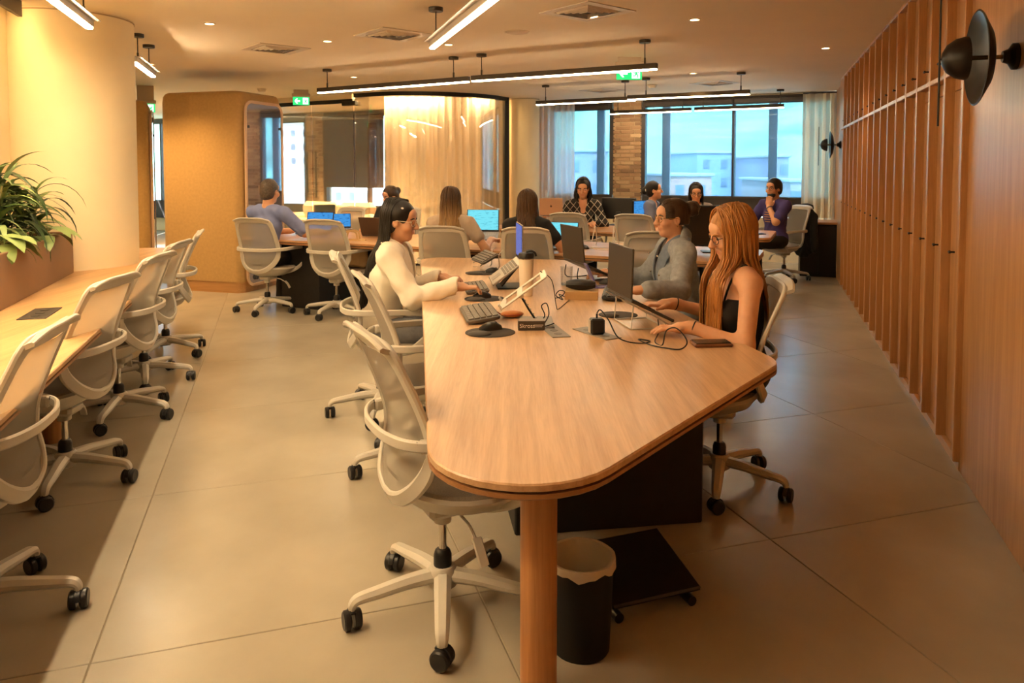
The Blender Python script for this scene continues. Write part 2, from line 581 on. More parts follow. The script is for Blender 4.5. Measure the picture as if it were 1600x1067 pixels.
# curtains
sheer_m = sheer('sheer_curtain', (.72, .60, .42), .94, .35)
sheer_white = sheer('sheer_curtain_pale', (.88, .77, .70), .84, .55)
def curtain(name, label, path, z0, z1, m, amp=.035, wav=.11, step=.016):
    P = [Vector(p) for p in path]
    pts = []; L = 0
    for a, b in zip(P[:-1], P[1:]):
        d = (b - a).length; k = max(2, int(d / step)); t = (b - a).normalized(); n = Vector((-t.y, t.x))
        for i in range(k):
            s = L + d * i / k
            w = amp * math.sin(2 * PI * s / wav + 1.3 * math.sin(s * 5.1)) + amp * .35 * math.sin(s * 31)
            pts.append((a + t * (d * i / k), n * w))
        L += d
    zs = [z0, z0 + (z1 - z0) * .33, z0 + (z1 - z0) * .66, z1]
    vs = []; fs = []; n = len(pts)
    for zi, z in enumerate(zs):
        sc = 1.15 - .3 * zi / 3
        vs += [(p.x + o.x * sc, p.y + o.y * sc, z) for p, o in pts]
    for i in range(len(zs) - 1):
        for k in range(n - 1): fs.append((i * n + k, i * n + k + 1, (i + 1) * n + k + 1, (i + 1) * n + k))
    c = thing(name, label, 'curtain')
    mb = MB().add(vs, fs)
    me = mb.mesh('cloth'); me.shade_smooth()
    obj('cloth', me, m, c)
    obj('rail', MB().tube([(p[0].x, p[0].y, z1 + .012) for p in pts[::6]] + [(pts[-1][0].x, pts[-1][0].y, z1 + .012)], .012, 6), frame_m, c)
    return c
curtain('sheer_curtain', 'beige floor-length curtain in the corner beside the lockers', [wpt(-.02, .16), wpt(.55, .16)], .02, 2.60, sheer_m)
curtain('sheer_curtain', 'grey beige sheer curtain left of the narrow window', [wpt(4.22, .14), wpt(5.05, .14)], .02, 2.58, sheer_white)

# glass meeting room with curved front
glz = [(-.10, 12.12), (-.30, 11.78), (-.62, 11.47), (-1.05, 11.27), (-1.55, 11.19), (-2.02, 11.28), (-2.45, 11.52)]
gl = [tuple(p) for p in spl([(*p, 0) for p in glz], 5)]
GH = 2.58
gw = thing('glass_partition', 'curved frameless glass front of the curtained meeting room', 'partition')
def sheet(path, z0, z1, th):
    mb = MB(); n = len(path); L = []; Rr = []
    for i in range(n):
        a = Vector(path[max(i - 1, 0)][:2]); b = Vector(path[min(i + 1, n - 1)][:2]); t = (b - a).normalized(); q = Vector((-t.y, t.x)) * th / 2
        p = Vector(path[i][:2]); L.append(p + q); Rr.append(p - q)
    rings = [[(l.x, l.y, z0), (l.x, l.y, z1), (r.x, r.y, z1), (r.x, r.y, z0)] for l, r in zip(L, Rr)]
    return mb.loft(rings, True)
nseg = len(gl)
for a, b in ((0, 10), (10, 20), (20, nseg - 1)):
    obj('glass_panel', sheet(gl[a:b + 1], .03, GH, .012), darkglass, gw)
obj('head_channel', sheet(gl, GH, CEIL, .05), blackm, gw)
obj('floor_channel', sheet(gl, 0, .03, .05), blackm, gw)
obj('end_post', MB().box((-.10, 12.14, CEIL / 2), (.085, .085, CEIL), .5, .006), blackm, gw)
gs = [(-2.47, 11.53), (-3.25, 11.98), (-4.05, 12.45), (-4.9, 12.95)]
gd = thing('glass_partition', 'straight glass front with a pair of door leaves and long black pulls', 'partition')
for i in range(3):
    a = Vector(gs[i]); b = Vector(gs[i + 1]); t = (b - a).normalized() * .012
    nm = 'door_leaf' if i < 2 else 'glass_panel'
    p = obj(nm, sheet([tuple(a + t), tuple((a + b) / 2), tuple(b - t)], .03, 2.5, .012), darkglass, gd)
    if i < 2:
        e = b - t * 8 if i == 0 else a + t * 8
        for sg in (-1, 1):
            q = e + Vector((.5, -.87)) * .05 * sg
            hb = MB().tube([(q.x, q.y, 1.0), (q.x, q.y, 1.75)], .016, 10)
            for zz in (1.1, 1.65): hb.tube([(q.x, q.y, zz), (e.x, e.y, zz)], .008, 6)
            if sg < 0: obj('pull_handle', hb, blackp, p)
obj('head_channel', sheet(gs, 2.5, 2.56, .05), blackm, gd)
obj('door_closer', MB().box((-2.53, 11.53, 2.49), (.28, .07, .07), R(150), .008), blackm, gd)
obj('bulkhead', sheet(gs, 2.56, CEIL, .08), ceil_m, gd)
curtain('sheer_curtain', 'long pale sheer curtain behind the curved glass', [(x, y + .34) for x, y, z in gl[2:26]], .02, 2.60, sheer_white, amp=.03, wav=.13)
# round plastered columns
def column(x, y, r, label):
    c = thing('round_column', label, 'column', (x, y, 0)); c['kind'] = 'structure'
    obj('shaft', MB().lathe([(r, 0), (r, 1.3), (r, CEIL)], 64), plaster, c)
    obj('shadow_gap', MB().lathe([(r + .004, CEIL - .018), (r + .004, CEIL - .008)], 64), mat('gap_beige', (.42, .32, .2), .8), c)
    return c
column(.205, 12.45, .255, 'slender cream round column beside the curtained glass room')
column(*nd(-1.5, 6.5), .45, 'stout cream round column rising out of the oak bench')
jb = MB(); wbox(jb, 4.98, 5.14, 0, 2.6, -.05, .12)
obj('trim_1', jb, locker_wood, kind='structure')
# ------------------------------------------------------------------ office chair
def make_chair():
    c = thing('office_chair', 'chair', 'chair')
    half = [(0, -.325, .955), (.12, -.321, .956), (.182, -.308, .938), (.203, -.262, .84), (.212, -.217, .73), (.213, -.195, .645), (.202, -.198, .575), (.168, -.222, .512), (.11, -.246, .462), (.045, -.254, .437)]
    loop = half + [(0, -.255, .434)] + [(-x, y, z) for x, y, z in half[:0:-1]]
    P = spl(loop, 4, True)
    nr = [Vector((-p.x * .9, 1, .22 if p.z > .6 else .5)) for p in P]
    ww = [.050 if p.z > .9 else (.044 if p.z > .6 else .052) for p in P]
    obj('back_frame', MB().ribbon(P, nr, ww, .020, True), plastic, c)
    # rolled lip along the top rail
    lip = spl([(-.198, -.330, .955), (-.12, -.346, .978), (0, -.351, .981), (.12, -.346, .978), (.198, -.330, .955)], 5)
    obj('top_lip', MB().ribbon(lip, (0, .45, 1), .046, .016), plastic, c)
    # mesh panel
    vs = []; fs = []; nu = 10; rows = []
    side = spl(half[2:], 3)
    for p in side:
        rows.append([(p.x * (-1 + 2 * u / nu), p.y - .002 - .028 * (1 - (-1 + 2 * u / nu) ** 2) * (1 if p.z > .5 else .5), p.z) for u in range(nu + 1)])
    for r_ in rows: vs += r_
    for i in range(len(rows) - 1):
        for k in range(nu): fs.append((i * (nu + 1) + k, i * (nu + 1) + k + 1, (i + 1) * (nu + 1) + k + 1, (i + 1) * (nu + 1) + k))
    obj('back_mesh', MB().add(vs, fs), meshfab, c)
    # arm hoop: wraps behind the back, runs forward, curls under the seat
    ar = [(.10, -.02, .392), (.19, .03, .405), (.262, .11, .45), (.292, .19, .53), (.296, .215, .60), (.29, .185, .648), (.287, .08, .662), (.283, -.06, .665), (.268, -.17, .665), (.21, -.255, .662), (.11, -.296, .66)]
    full = ar + [(0, -.305, .66)] + [(-x, y, z) for x, y, z in ar[::-1]]
    A = spl(full, 5)
    an = [Vector((p.x, p.y - .02, .0 if p.z > .63 else .15)) if abs(p.y) > .001 or abs(p.x) > .01 else Vector((0, -1, 0)) for p in A]
    obj('arm_hoop', MB().ribbon(A, an, .036, .016), plastic, c)
    for s in (-1, 1):
        obj('arm_bracket', MB().box((s * .228, -.215, .66), (.03, .045, .04), s * -.3, .006), plastic, c)
        b = obj('bolt', MB().tube([(s * .224, -.236, .672), (s * .224, -.246, .672)], .008, 8), blackp, c)
    # seat
    def ring(sx, sy, z, yc=.0, dz=0):
        out = []
        for k in range(28):
            a = 2 * PI * k / 28
            ca, sa = math.cos(a), math.sin(a)
            q = 2.6
            x = sx * math.copysign(abs(ca) ** (2 / q), ca); y = sy * math.copysign(abs(sa) ** (2 / q), sa)
            x *= 1 - .10 * (-y / max(sy, .01)) * (1 if y < 0 else 0)
            zz = z + dz * (y / max(sy, .01)) ** 2 * (1 if y < 0 else -.6)
            out.append((x, y + yc, zz))
        return out
    obj('seat', MB().loft([ring(.236, .232, .452, dz=.02), ring(.222, .22, .466, dz=.018), ring(.14, .14, .460, dz=.01), ring(.03, .03, .455)], True), seatfab, c)
    obj('seat_rim', MB().loft([ring(.238, .234, .434, dz=.02), ring(.246, .242, .446, dz=.022), ring(.238, .234, .458, dz=.022), ring(.226, .222, .452, dz=.02)], True), plastic, c)
    obj('seat_pan', MB().loft([ring(.235, .23, .436, dz=.02), ring(.215, .205, .405, dz=.008), ring(.14, .13, .372), ring(.06, .06, .36)], True), plastic2, c)
    obj('mechanism', MB().box((0, .02, .355), (.12, .17, .05), 0, .015).tube([(.0, .0, .345), (.0, .0, .30)], .03, 12), plastic2, c)
    lv = MB().tube([(.05, .03, .35), (.13, .04, .335), (.20, .04, .30)], .005, 6)
    lv.ribbon(spl([(.185, .04, .315), (.215, .04, .285), (.235, .045, .245)], 4), (1, 0, .6), .034, .01)
    obj('lever', lv, plastic, c)
    obj('gas_lift', MB().lathe([(.014, .16), (.014, .34)], 14), chrome, c)
    obj('lift_sleeve', MB().lathe([(.031, .13), (.031, .185), (.026, .2), (.02, .205)], 16), blackp, c)
    base = obj('star_base', MB().lathe([(.035, .075), (.05, .085), (.05, .135), (.04, .15)], 20), plastic2, c)
    spoke = MB()
    pts = spl([(.03, 0, .118), (.12, 0, .115), (.22, 0, .103), (.285, 0, .095), (.305, 0, .082), (.308, 0, .066)], 4)
    n = len(pts)
    spoke.ribbon(pts, [Vector((.25, 0, 1)) if p.x < .28 else Vector((1, 0, .4)) for p in pts], [.06 - .03 * i / n for i in range(n)], [.046 - .022 * min(1, 1.3 * i / n) for i in range(n)])
    sm = spoke.mesh('spoke'); sm.materials.append(plastic2)
    wheel = MB()
    for sg in (-1, 1):
        Mx = Matrix.Translation((.0, sg * .017, .032)) @ Matrix.Rotation(PI / 2, 4, 'X')
        wheel.lathe([(.012, -.011), (.027, -.012), (.032, -.007), (.032, .007), (.027, .012), (.012, .011)], 18, M=Mx)
    wheel.ribbon(spl([(-.034, 0, .036), (-.022, 0, .058), (0, 0, .068), (.02, 0, .06)], 3), (0, 0, 1), .02, .006)
    wheel.tube([(.0, 0, .05), (.0, 0, .085)], .008, 8)
    wm_ = wheel.mesh('caster'); wm_.materials.append(blackp)
    for k in range(5):
        a = 2 * PI * k / 5
        s_ = obj('spoke', sm, None, base, (0, 0, 0), a)
        w = obj('caster', wm_, None, base, (.308 * math.cos(a), .308 * math.sin(a), 0), a * 2.3 + k)
    for ch in c.children:
        if not ch.name.startswith(('gas_lift', 'lift_sleeve', 'star_base', 'mechanism', 'lever')): ch.location.y += .07
    return c
CH0 = make_chair()
chair_n = [0]
def chair(x, y, heading, label, group, spin=0.):
    """heading: compass angle in degrees, 0 = facing +X, 90 = facing away from the camera"""
    o = CH0 if chair_n[0] == 0 else copytree(CH0)
    chair_n[0] += 1
    o.location = (x, y, 0)
    o.rotation_euler = (0, 0, R(heading - 90))
    tag(o, label, 'chair', group)
    for ch in o.children:
        if ch.name.startswith('star_base'):
            ch.rotation_euler = (0, 0, R(spin))
    return o
gb = 'chairs along the oak bench'
bench_lab = ['grey mesh chair at the oak bench nearest the camera, cut by the left frame edge',
             'second grey mesh chair at the oak bench, below the planter end',
             'third grey mesh chair at the oak bench, beside the stout column',
             'fourth grey mesh chair at the oak bench, just past the column',
             'farthest grey mesh chair at the oak bench, in front of the phone booth']
for i, (x, y, h, sp) in enumerate(((-1.77, 2.35, 193, 58), (-2.13, 3.45, 180, 52), (-2.36, 4.36, 182, 44), (-2.57, 5.08, 184, 60), (-2.78, 5.85, 200, 15))):
    chair(x, y, h, bench_lab[i], gb, sp)
gm = 'chairs around the big oak table'
chair(-.236, 2.446, 28, 'empty grey mesh chair tucked under the near left corner of the big table', gm, 49)
CA = [o for o in bpy.data.objects if o.get('label', '').startswith('empty grey mesh chair tucked under')][0]
obj('care_tag', MB().box((-.06, -.155, .462), (.055, .003, .022), R(-18), .0008), mat('tag_cream', (.8, .75, .65), .6), CA)
chair(-.48, 3.62, 20, 'empty grey mesh chair between the near one and the woman in white', gm, 60)
chair(-.80, 4.45, 12, 'grey mesh chair of the woman in the white blazer', gm, 60)
chair(.98, 3.42, 172, 'grey mesh chair of the woman with long red hair', gm, 26)
chair(1.06, 4.60, 170, 'grey mesh chair of the woman in the denim jacket', gm, 30)
g2 = 'chairs around the middle table'
chair(-2.55, 7.62, 76, 'grey mesh chair of the man in the blue t-shirt', g2, 64)
chair(-1.78, 7.42, 74, 'empty grey mesh chair with a tan bag behind it, right of the blue t-shirt man', g2, 50)
chair(-.57, 6.62, 80, 'grey mesh chair of the woman with ombre hair', g2, 15)
chair(.16, 6.50, 80, 'grey mesh chair of the woman with long brown hair', g2, 15)
chair(1.14, 6.10, 84, 'empty grey mesh chair behind the denim jacket woman', g2, 40)
chair(-2.15, 9.20, 246, 'empty grey mesh chair on the far side of the middle table', g2, 40)
chair(-1.42, 9.05, 250, 'grey mesh chair of the dark-haired woman half hidden behind the white blazer', g2, 0)
g3 = 'chairs around the far table'
chair(.70, 8.48, 72, 'empty grey mesh chair at the far table in front of the plaid shirt woman', g3, 10)
chair(1.42, 8.22, 66, 'empty grey mesh chair at the far table, left of the big black monitor', g3, 20)
chair(.98, 9.92, 262, 'grey mesh chair of the woman in the black plaid shirt', g3, 20)
chair(3.62, 9.75, 200, 'grey mesh chair of the man in the purple t-shirt with a dark coat on it', g3, 20)
chair(1.80, 9.62, 310, 'grey mesh chair of the woman turned sideways by the window', g3, 20)
chair(2.42, 9.55, 255, 'grey mesh chair hidden behind the big black monitor', g3, 20)

# ------------------------------------------------------------------ tables
groove = mat('table_groove', (.055, .028, .012), .6)
def tabletop(parent, pl, zt, mtop, medge, th=.042):
    top = MB().loft([[(x, y, zt - th * .45) for x, y in pl], [(x, y, zt - .004) for x, y in pl], [(x, y, zt) for x, y in inset(pl, .004)]], True)
    obj('table_top', top, mtop, parent)
    obj('edge_groove', MB().prism(inset(pl, .012), zt - th * .62, zt - th * .45), groove, parent)
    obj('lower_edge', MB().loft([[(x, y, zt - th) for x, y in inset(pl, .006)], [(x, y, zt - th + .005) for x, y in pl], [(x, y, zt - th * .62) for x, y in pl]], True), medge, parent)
MT = rpoly([(-.148, 1.332), (1.055, 2.843), (.50, 6.0), (-.775, 6.2)], [.27, .20, .22, .16], 12)
t = thing('oak_table', 'large kite-shaped oak work table with rounded corners and grooved edge', 'table')
tabletop(t, MT, .74, oak, oak_edge)
legp = [(.052, 0), (.052, .35), (.052, .70)]
for x, y in ((.075, 2.02), (-.58, 5.75), (.36, 5.65)):
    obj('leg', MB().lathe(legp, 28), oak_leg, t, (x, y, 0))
obj('pedestal', MB().box((.30, 3.75, .335), (.80, 1.55, .67), R(8), .006), blackw, t)
# bench along the left wall
t = thing('oak_bench', 'long oak bench desk running along the left wall past the planter', 'desk')
BP = rpoly([nd(-1.80, .9), nd(-.80, .9), nd(-.80, 7.62), nd(-1.80, 7.62)], [.05, .1, .34, .2], 10)
tabletop(t, BP, .74, oak_bench, oak_edge)
for d in (1.6, 3.05, 4.55, 6.1, 7.3):
    x, y = nd(-1.18, d)
    obj('leg', MB().lathe(legp, 24), oak_leg, t, (x, y, 0))
x, y = nd(-1.17, 4.35)
obj('socket_plate', MB().box((x, y, .742), (.13, .30, .006), TA, .002), mat('socket_dark', (.035, .028, .022), .5), t)
for q in (-.08, 0, .08):
    x, y = nd(-1.17, 4.35 + q)
    obj('socket', MB().lathe([(.022, .744), (.022, .7465)], 14, (x, y, 0)), blackp, t)
# middle and far tables
U = Vector((.915, -.403)); V = Vector((.403, .915))
def rowtable(name, label, p, L, dep, r):
    p = Vector(p)
    t = thing(name, label, 'table')
    tabletop(t, rpoly([tuple(p), tuple(p + U * L), tuple(p + U * L + V * dep), tuple(p + V * dep)], r, 8), .74, far_wood, oak_edge, .05)
    return t, p
t, p = rowtable('work_table', 'long middle work table with laptops, seated people on both sides', (-3.0, 7.92), 5.35, 1.12, .16)
for q, w in ((.75, .10), (2.6, .10), (4.5, .10)):
    c = p + U * q + V * .56
    obj('pedestal', MB().box((c.x, c.y, .345), (w * 5, .8, .69), math.atan2(U.y, U.x), .005), blackw, t)
t, p = rowtable('work_table', 'far work table nearest the windows, in front of the plaid shirt woman', (-.35, 9.22), 3.4, 1.0, .1)
for q in (.7, 2.9):
    c = p + U * q + V * .6
    obj('pedestal', MB().box((c.x, c.y, .345), (.45, .8, .69), math.atan2(U.y, U.x), .005), mat('grey_pedestal', (.11, .085, .07), .6), t)
t = thing('side_cabinet', 'dark low cabinet with oak top at the end of the locker wall', 'cabinet', (4.17, 10.28, 0), R(-19))
obj('top', MB().box((0, 0, .735), (.72, .55, .03), 0, .004), far_wood, t)
obj('body', MB().box((.10, 0, .36), (.46, .48, .72), 0, .004), blackw, t)
obj('door', MB().box((-.02, -.247, .37), (.22, .014, .66), 0, .003), blackp, t)
obj('door', MB().box((.21, -.247, .37), (.22, .014, .66), 0, .003), blackp, t)

# ------------------------------------------------------------------ lockers
ordn = ['first', 'second', 'third', 'fourth', 'fifth', 'sixth', 'seventh', 'eighth', 'ninth', 'tenth', 'eleventh', 'twelfth', 'thirteenth', 'fourteenth', 'fifteenth', 'sixteenth']
lw = .387
def kn():
    mb = MB().tube([(0, 0, 0), (0, .022, 0)], .005, 8)
    return mb.tube([(-.016, .024, 0), (.016, .024, 0)], .006, 8).tube([(0, .024, -.008), (0, .024, .008)], .005, 6)
knm = kn().mesh('knob'); knm.materials.append(blackm)
def mk(name, mb):
    me = mb.mesh(name); me.materials.append(locker_wood); return me
m_st = mk('stile', MB().box((.018, -.01, CEIL / 2 + .02), (.036, .08, CEIL - .045), 0, .003))
m_rail = mk('rail', MB().box((lw / 2 + .018, -.01, 1.985), (lw - .036, .078, .028), 0, .003))
m_fill = mk('filler_strip', MB().box((lw / 2 + .018, -.028, 1.935), (lw - .042, .022, .066), 0, .002))
m_low = mk('lower_door', MB().box((lw / 2 + .018, -.028, .975), (lw - .042, .024, 1.845), 0, .002))
m_up = mk('upper_door', MB().box((lw / 2 + .018, -.028, 2.315), (lw - .042, .024, .62), 0, .002))
m_top = mk('top_rail', MB().box((lw / 2 + .018, -.01, CEIL - .014), (lw - .036, .078, .026), 0, .003))
m_back = mk('carcass', MB().box((lw / 2, -.052, CEIL / 2), (lw, .016, CEIL - .01)))
for i in range(16):
    s = .965 + lw * i
    q = RW + RD * s
    lk = thing('locker', '%s tall two-door oak locker counted from the near round wall lamp' % ordn[i], 'locker', (q.x, q.y, 0), RA, 'oak lockers along the right wall')
    for nm, me in (('stile', m_st), ('rail', m_rail), ('top_rail', m_top), ('filler_strip', m_fill), ('carcass', m_back)): obj(nm, me, None, lk)
    d1 = obj('lower_door', m_low, None, lk); d2 = obj('upper_door', m_up, None, lk)
    obj('knob', knm, None, d1, (.29, -.016, 1.055)); obj('knob', knm, None, d2, (.29, -.016, 2.085))
# dish wall lamps
def sconce(s, z, label, sc=1.):
    q = RW + RD * s
    t = thing('wall_lamp', label, 'wall lamp', (q.x, q.y, z), RA, 'black dish wall lamps')
    My = Matrix.Rotation(-PI / 2, 4, 'X') @ Matrix.Scale(sc, 4)     # local +Z -> room side (+Y)
    dish = MB().lathe([(.03, .085), (.12, .10), (.185, .135), (.19, .14), (.183, .142), (.118, .107), (.03, .093)], 40, M=My)
    obj('dish', dish, mat('lamp_black', (.014, .012, .010), .38, metal=.3), t)
    obj('dome', MB().lathe([(.086, .172), (.086, .182), (.078, .212), (.055, .243), (.028, .258), (.008, .262)], 32, M=My), MATS['lamp_black'], t)
    obj('stem', MB().lathe([(.009, 0), (.009, .18)], 12, M=My), mat('brass_dark', (.2, .13, .05), .35, metal=.9), t)
    obj('wall_plate', MB().lathe([(.052, 0), (.052, .016), (.03, .03), (.022, .05)], 24, M=My), MATS['lamp_black'], t)
    obj('rod', MB().tube([(.0, .268, -.27), (.0, .268, .24)], .004, 8), MATS['lamp_black'], t)
    obj('rod_arm', MB().tube([(0, .27, 0), (0, .17, 0)], .004, 6), MATS['lamp_black'], t)
    return t
sconce(.275, 1.935, 'black dish wall lamp on the plain oak panel nearest the camera')
sconce(7.38, 1.79, 'small far black dish wall lamp at the end of the lockers', .95)

# ------------------------------------------------------------------ phone booths
felt = mat('booth_felt', (.47, .295, .11), .95, var=.07, vscale=30, bump=.3, bscale=400, sheen=.2)
peach = mat('booth_trim', (.66, .45, .30), .6)
def booth(label, corner, ang, La, Lb, H, door=True):
    """corner = near corner; a runs to the left at angle ang, b recedes"""
    t = thing('phone_booth', label, 'phone booth', (corner[0], corner[1], 0), ang)
    # local: x from 0 to -La, y from 0 to Lb
    pl = rpoly([(-La, 0), (0, 0), (0, Lb), (-La, Lb)], [.12, .10, .08, .12], 8)
    r_ = []
    cx, cy = -La / 2, Lb / 2
    for z, s in ((.13, 1), (.14, 1), (H - .12, 1), (H - .05, .985), (H - .015, .95), (H, .90)):
        r_.append([((x - cx) * s + cx, (y - cy) * s + cy, z) for x, y in pl])
    obj('shell', MB().loft(r_, True), felt, t)
    pl2 = [((x - cx) * .985 + cx, (y - cy) * .985 + cy) for x, y in pl]
    obj('plinth', MB().prism(pl2, 0, .13), wood('booth_plinth', (.40, .20, .07), (.52, .28, .11), axis='X'), t)
    if door:
        yz = rpoly([(.10, .10), (Lb - .07, .10), (Lb - .07, H - .14), (.10, H - .14)], .10, 8)
        yo = rpoly([(.065, .065), (Lb - .035, .065), (Lb - .035, H - .105), (.065, H - .105)], .13, 8)
        n = len(yz)
        fr = MB().loft([[(0.02, y, z) for y, z in yo], [(.035, y, z) for y, z in yo], [(.035, y, z) for y, z in yz], [(.0, y, z) for y, z in yz]], False)
        fr_ = obj('door_frame', fr, peach, t)
        gm_ = MB().loft([[(.022, y, z) for y, z in yz], [(.028, y, z) for y, z in yz]], True)
        gdo = obj('glass_door', gm_, mat('booth_glass', (.55, .52, .60), .03, metal=.85), t)
        for yy in (.13, Lb - .1): obj('hinge', MB().box((.032, yy, H - .42), (.012, .035, .03), 0, .002), blackp, gdo)
    return t
booth('large mustard felt phone booth with rounded corners and a tall glass door', (-3.20, 8.66), R(-17), 1.16, .86, 2.40)
booth('second mustard felt phone booth half hidden behind the stout column', (-4.72, 9.6), R(24), 1.0, .9, 2.36)

# ------------------------------------------------------------------ planter and plants
bx, by = nd(-1.585, 3.6)
t = thing('planter', 'long brown trough planter standing on the oak bench', 'planter', (bx, by, .74), TA)
br = mat('planter_brown', (.20, .105, .05), .5, var=.06, vscale=5)
L = 4.75
ob = MB().box((.185, 0, .15), (.02, L, .30), 0, .004).box((-.185, 0, .15), (.02, L, .30), 0, .004)
ob.box((0, L / 2 - .01, .15), (.35, .02, .30), 0, .004).box((0, -L / 2 + .01, .15), (.35, .02, .30), 0, .004).box((0, 0, .012), (.35, L - .04, .02))
obj('trough', ob, br, t)
obj('soil', MB().box((0, 0, .25), (.348, L - .04, .02)), mat('soil', (.03, .02, .012), .95, bump=.8, bscale=80), t)
leafm = [mat('leaf_a', (.065, .12, .028), .42, var=.25, vscale=6), mat('leaf_b', (.03, .065, .018), .4, var=.25, vscale=6), mat('leaf_c', (.22, .30, .10), .45, var=.2, vscale=6)]
def leafmesh(Ln, W, droop, m, curl=.25):
    vs = []; fs = []; n = 9
    for i in range(n + 1):
        u = i / n
        a = droop * u ** 1.4
        y = Ln * (math.sin(a) / max(droop, .01) if droop else u)
        y = Ln * u * math.cos(a * .5); z = -Ln * u * math.sin(a * .5)
        w = W * (math.sin(PI * min(1, u * .93 + .07)) ** .75) * (1 - .35 * u)
        vs += [(-w, y, z + w * curl), (0, y, z), (w, y, z + w * curl)]
    for i in range(n):
        for k in range(2): fs.append((i * 3 + k, i * 3 + k + 1, i * 3 + k + 4, i * 3 + k + 3))
    me = MB().add(vs, fs).mesh('leaf', 60); me.materials.append(m); return me
LM = [leafmesh(.30, .019, 1.5, leafm[0]), leafmesh(.34, .020, 2.1, leafm[1]), leafmesh(.24, .021, 1.0, leafm[0]), leafmesh(.30, .022, 2.6, leafm[1]), leafmesh(.27, .024, 1.3, leafm[2])]
BL = [leafmesh(.20, .06, .9, leafm[2], .15), leafmesh(.17, .055, 1.3, leafm[2], .15)]
rl = random.Random(3)
def cane(n, d, h, canes, lab, gap):
    x, y = nd(n, d)
    t = thing('leafy_plant', lab, 'plant', (x, y, .985), 0, 'plants in the brown planter')
    for c in range(canes):
        a = rl.uniform(0, 2 * PI); ln = rl.uniform(.02, .10); hh = h * rl.uniform(.6, 1.0)
        tip = (ln * math.cos(a) * 1.6, ln * math.sin(a) * 1.6, hh)
        path = spl([(ln * .3 * math.cos(a), ln * .3 * math.sin(a), 0), (ln * math.cos(a), ln * math.sin(a), hh * .55), tip], 4)
        obj('stem', MB().tube(path, .006, 6), mat('stem', (.16, .15, .05), .6), t)
        k = int(hh / gap)
        for i in range(k):
            u = .32 + .68 * (i + rl.random() * .5) / k
            p = path[min(len(path) - 1, int(u * (len(path) - 1)))]
            lf = obj('leaf', rl.choice(LM), None, t, tuple(p))
            el = rl.uniform(.3, 1.0) if u < .85 else rl.uniform(.8, 1.35)
            a2 = rl.uniform(0, 2 * PI)
            while -math.sin(a2) * NX + math.cos(a2) * NY < -.25: a2 = rl.uniform(0, 2 * PI)
            lf.rotation_euler = (el, rl.uniform(-.3, .3), a2)
            lf.scale = [rl.uniform(.75, 1.15)] * 3
labs = ['tall arching dracaena at the planter end beside the stout column', 'dense strap-leaved plant second from the column end of the planter', 'bushy strap-leaved plant at the left frame edge', 'strap-leaved plant outside the frame, nearest the camera']
for (n, d, h, c, lab) in ((-1.57, 5.60, .36, 6, labs[0]), (-1.60, 5.28, .46, 7, labs[1]), (-1.60, 4.95, .56, 8, labs[2])):
    cane(n, d, h, c, lab, .038)
def broad(n, d, lab):
    x, y = nd(n, d)
    t = thing('broadleaf_plant', lab, 'plant', (x, y, .985), 0, 'plants in the brown planter')
    for i in range(9):
        a = rl.uniform(-1.9, 1.2) ; hh = rl.uniform(.06, .14)
        e = (.07 * math.cos(a), .07 * math.sin(a), hh)
        obj('stem', MB().tube(spl([(0, 0, 0), (e[0] * .5, e[1] * .5, hh * .8), e], 4), .004, 6), MATS['stem'], t)
        lf = obj('leaf', BL[i % 2], None, t, e); lf.rotation_euler = (rl.uniform(-.1, .35), 0, a - PI / 2)
broad(-1.50, 4.78, 'pale broad-leaved plant low at the left frame edge')
broad(-1.47, 5.50, 'pale broad-leaved plant low between the tall plants')
# ------------------------------------------------------------------ lamps and ceiling
def pendant(label, a, b, z=2.39, rods=(.06, .94), grey=False, group='linear pendant lamps'):
    a = Vector(a); b = Vector(b); t = b - a; L = t.length; c = (a + b) / 2
    o = thing('pendant_lamp', label, 'pendant lamp', (c.x, c.y, z), math.atan2(t.y, t.x), group)
    body = MB().box((0, 0, .012), (L, .05, .05), 0, .004)
    if grey: body.box((0, .0, .03), (L, .13, .006), 0, .002)
    obj('body', body, lampgrey if grey else lampbody, o)
    obj('diffuser', MB().box((0, 0, -.017), (L - .01, .042, .016), 0, .005), lampbench if 'bench' in label else (lampmain if 'big table' in label else lampm), o)
    for q in rods:
        x = -L / 2 + L * q
        obj('rod', MB().tube([(x, 0, .03), (x, 0, CEIL - z)], .005, 6).tube([(x, 0, .03), (x, 0, .09)], .009, 8), lampbody, o)
        obj('canopy', MB().lathe([(.05, CEIL - z - .028), (.052, CEIL - z - .024), (.052, CEIL - z)], 24, (x, 0, 0)), lampbody, o)
    return o
pendant('bright linear pendant above the big table, cut by the top frame edge', (-.589, 5.469), (.13, 3.18), grey=True)
pendant('near linear pendant above the oak bench, cut by the top frame edge', nd(-1.1, 5.27), nd(-1.1, 2.9), grey=True)
pendant('short linear pendant above the oak bench past the column', nd(-1.11, 7.88), nd(-1.11, 6.85), rods=(.22, .8), grey=True)
pendant('linear pendant above the oak bench, out of frame near the camera', nd(-1.1, 2.6), nd(-1.1, 1.1), grey=True)  # unseen lamp continuing the bench row, added to light the foreground
pendant('linear pendant above the left half of the middle table', (-2.288, 8.735), (-.44, 7.59), rods=(.07, .91))
pendant('linear pendant above the right half of the middle table', (-.41, 7.55), (1.297, 6.617))
pendant('linear pendant above the left half of the far table', (.342, 10.403), (1.62, 9.70), rods=(.1, .9))
pendant('linear pendant above the right half of the far table', (1.50, 9.60), (2.857, 8.885), rods=(.16, .93))
pendant('left pendant of the row just in front of the windows', (1.62, 12.20), (2.80, 11.55), rods=(.1, .9))
pendant('right pendant of the row just in front of the windows', (2.84, 11.5), (3.986, 10.84), rods=(.1, .96))
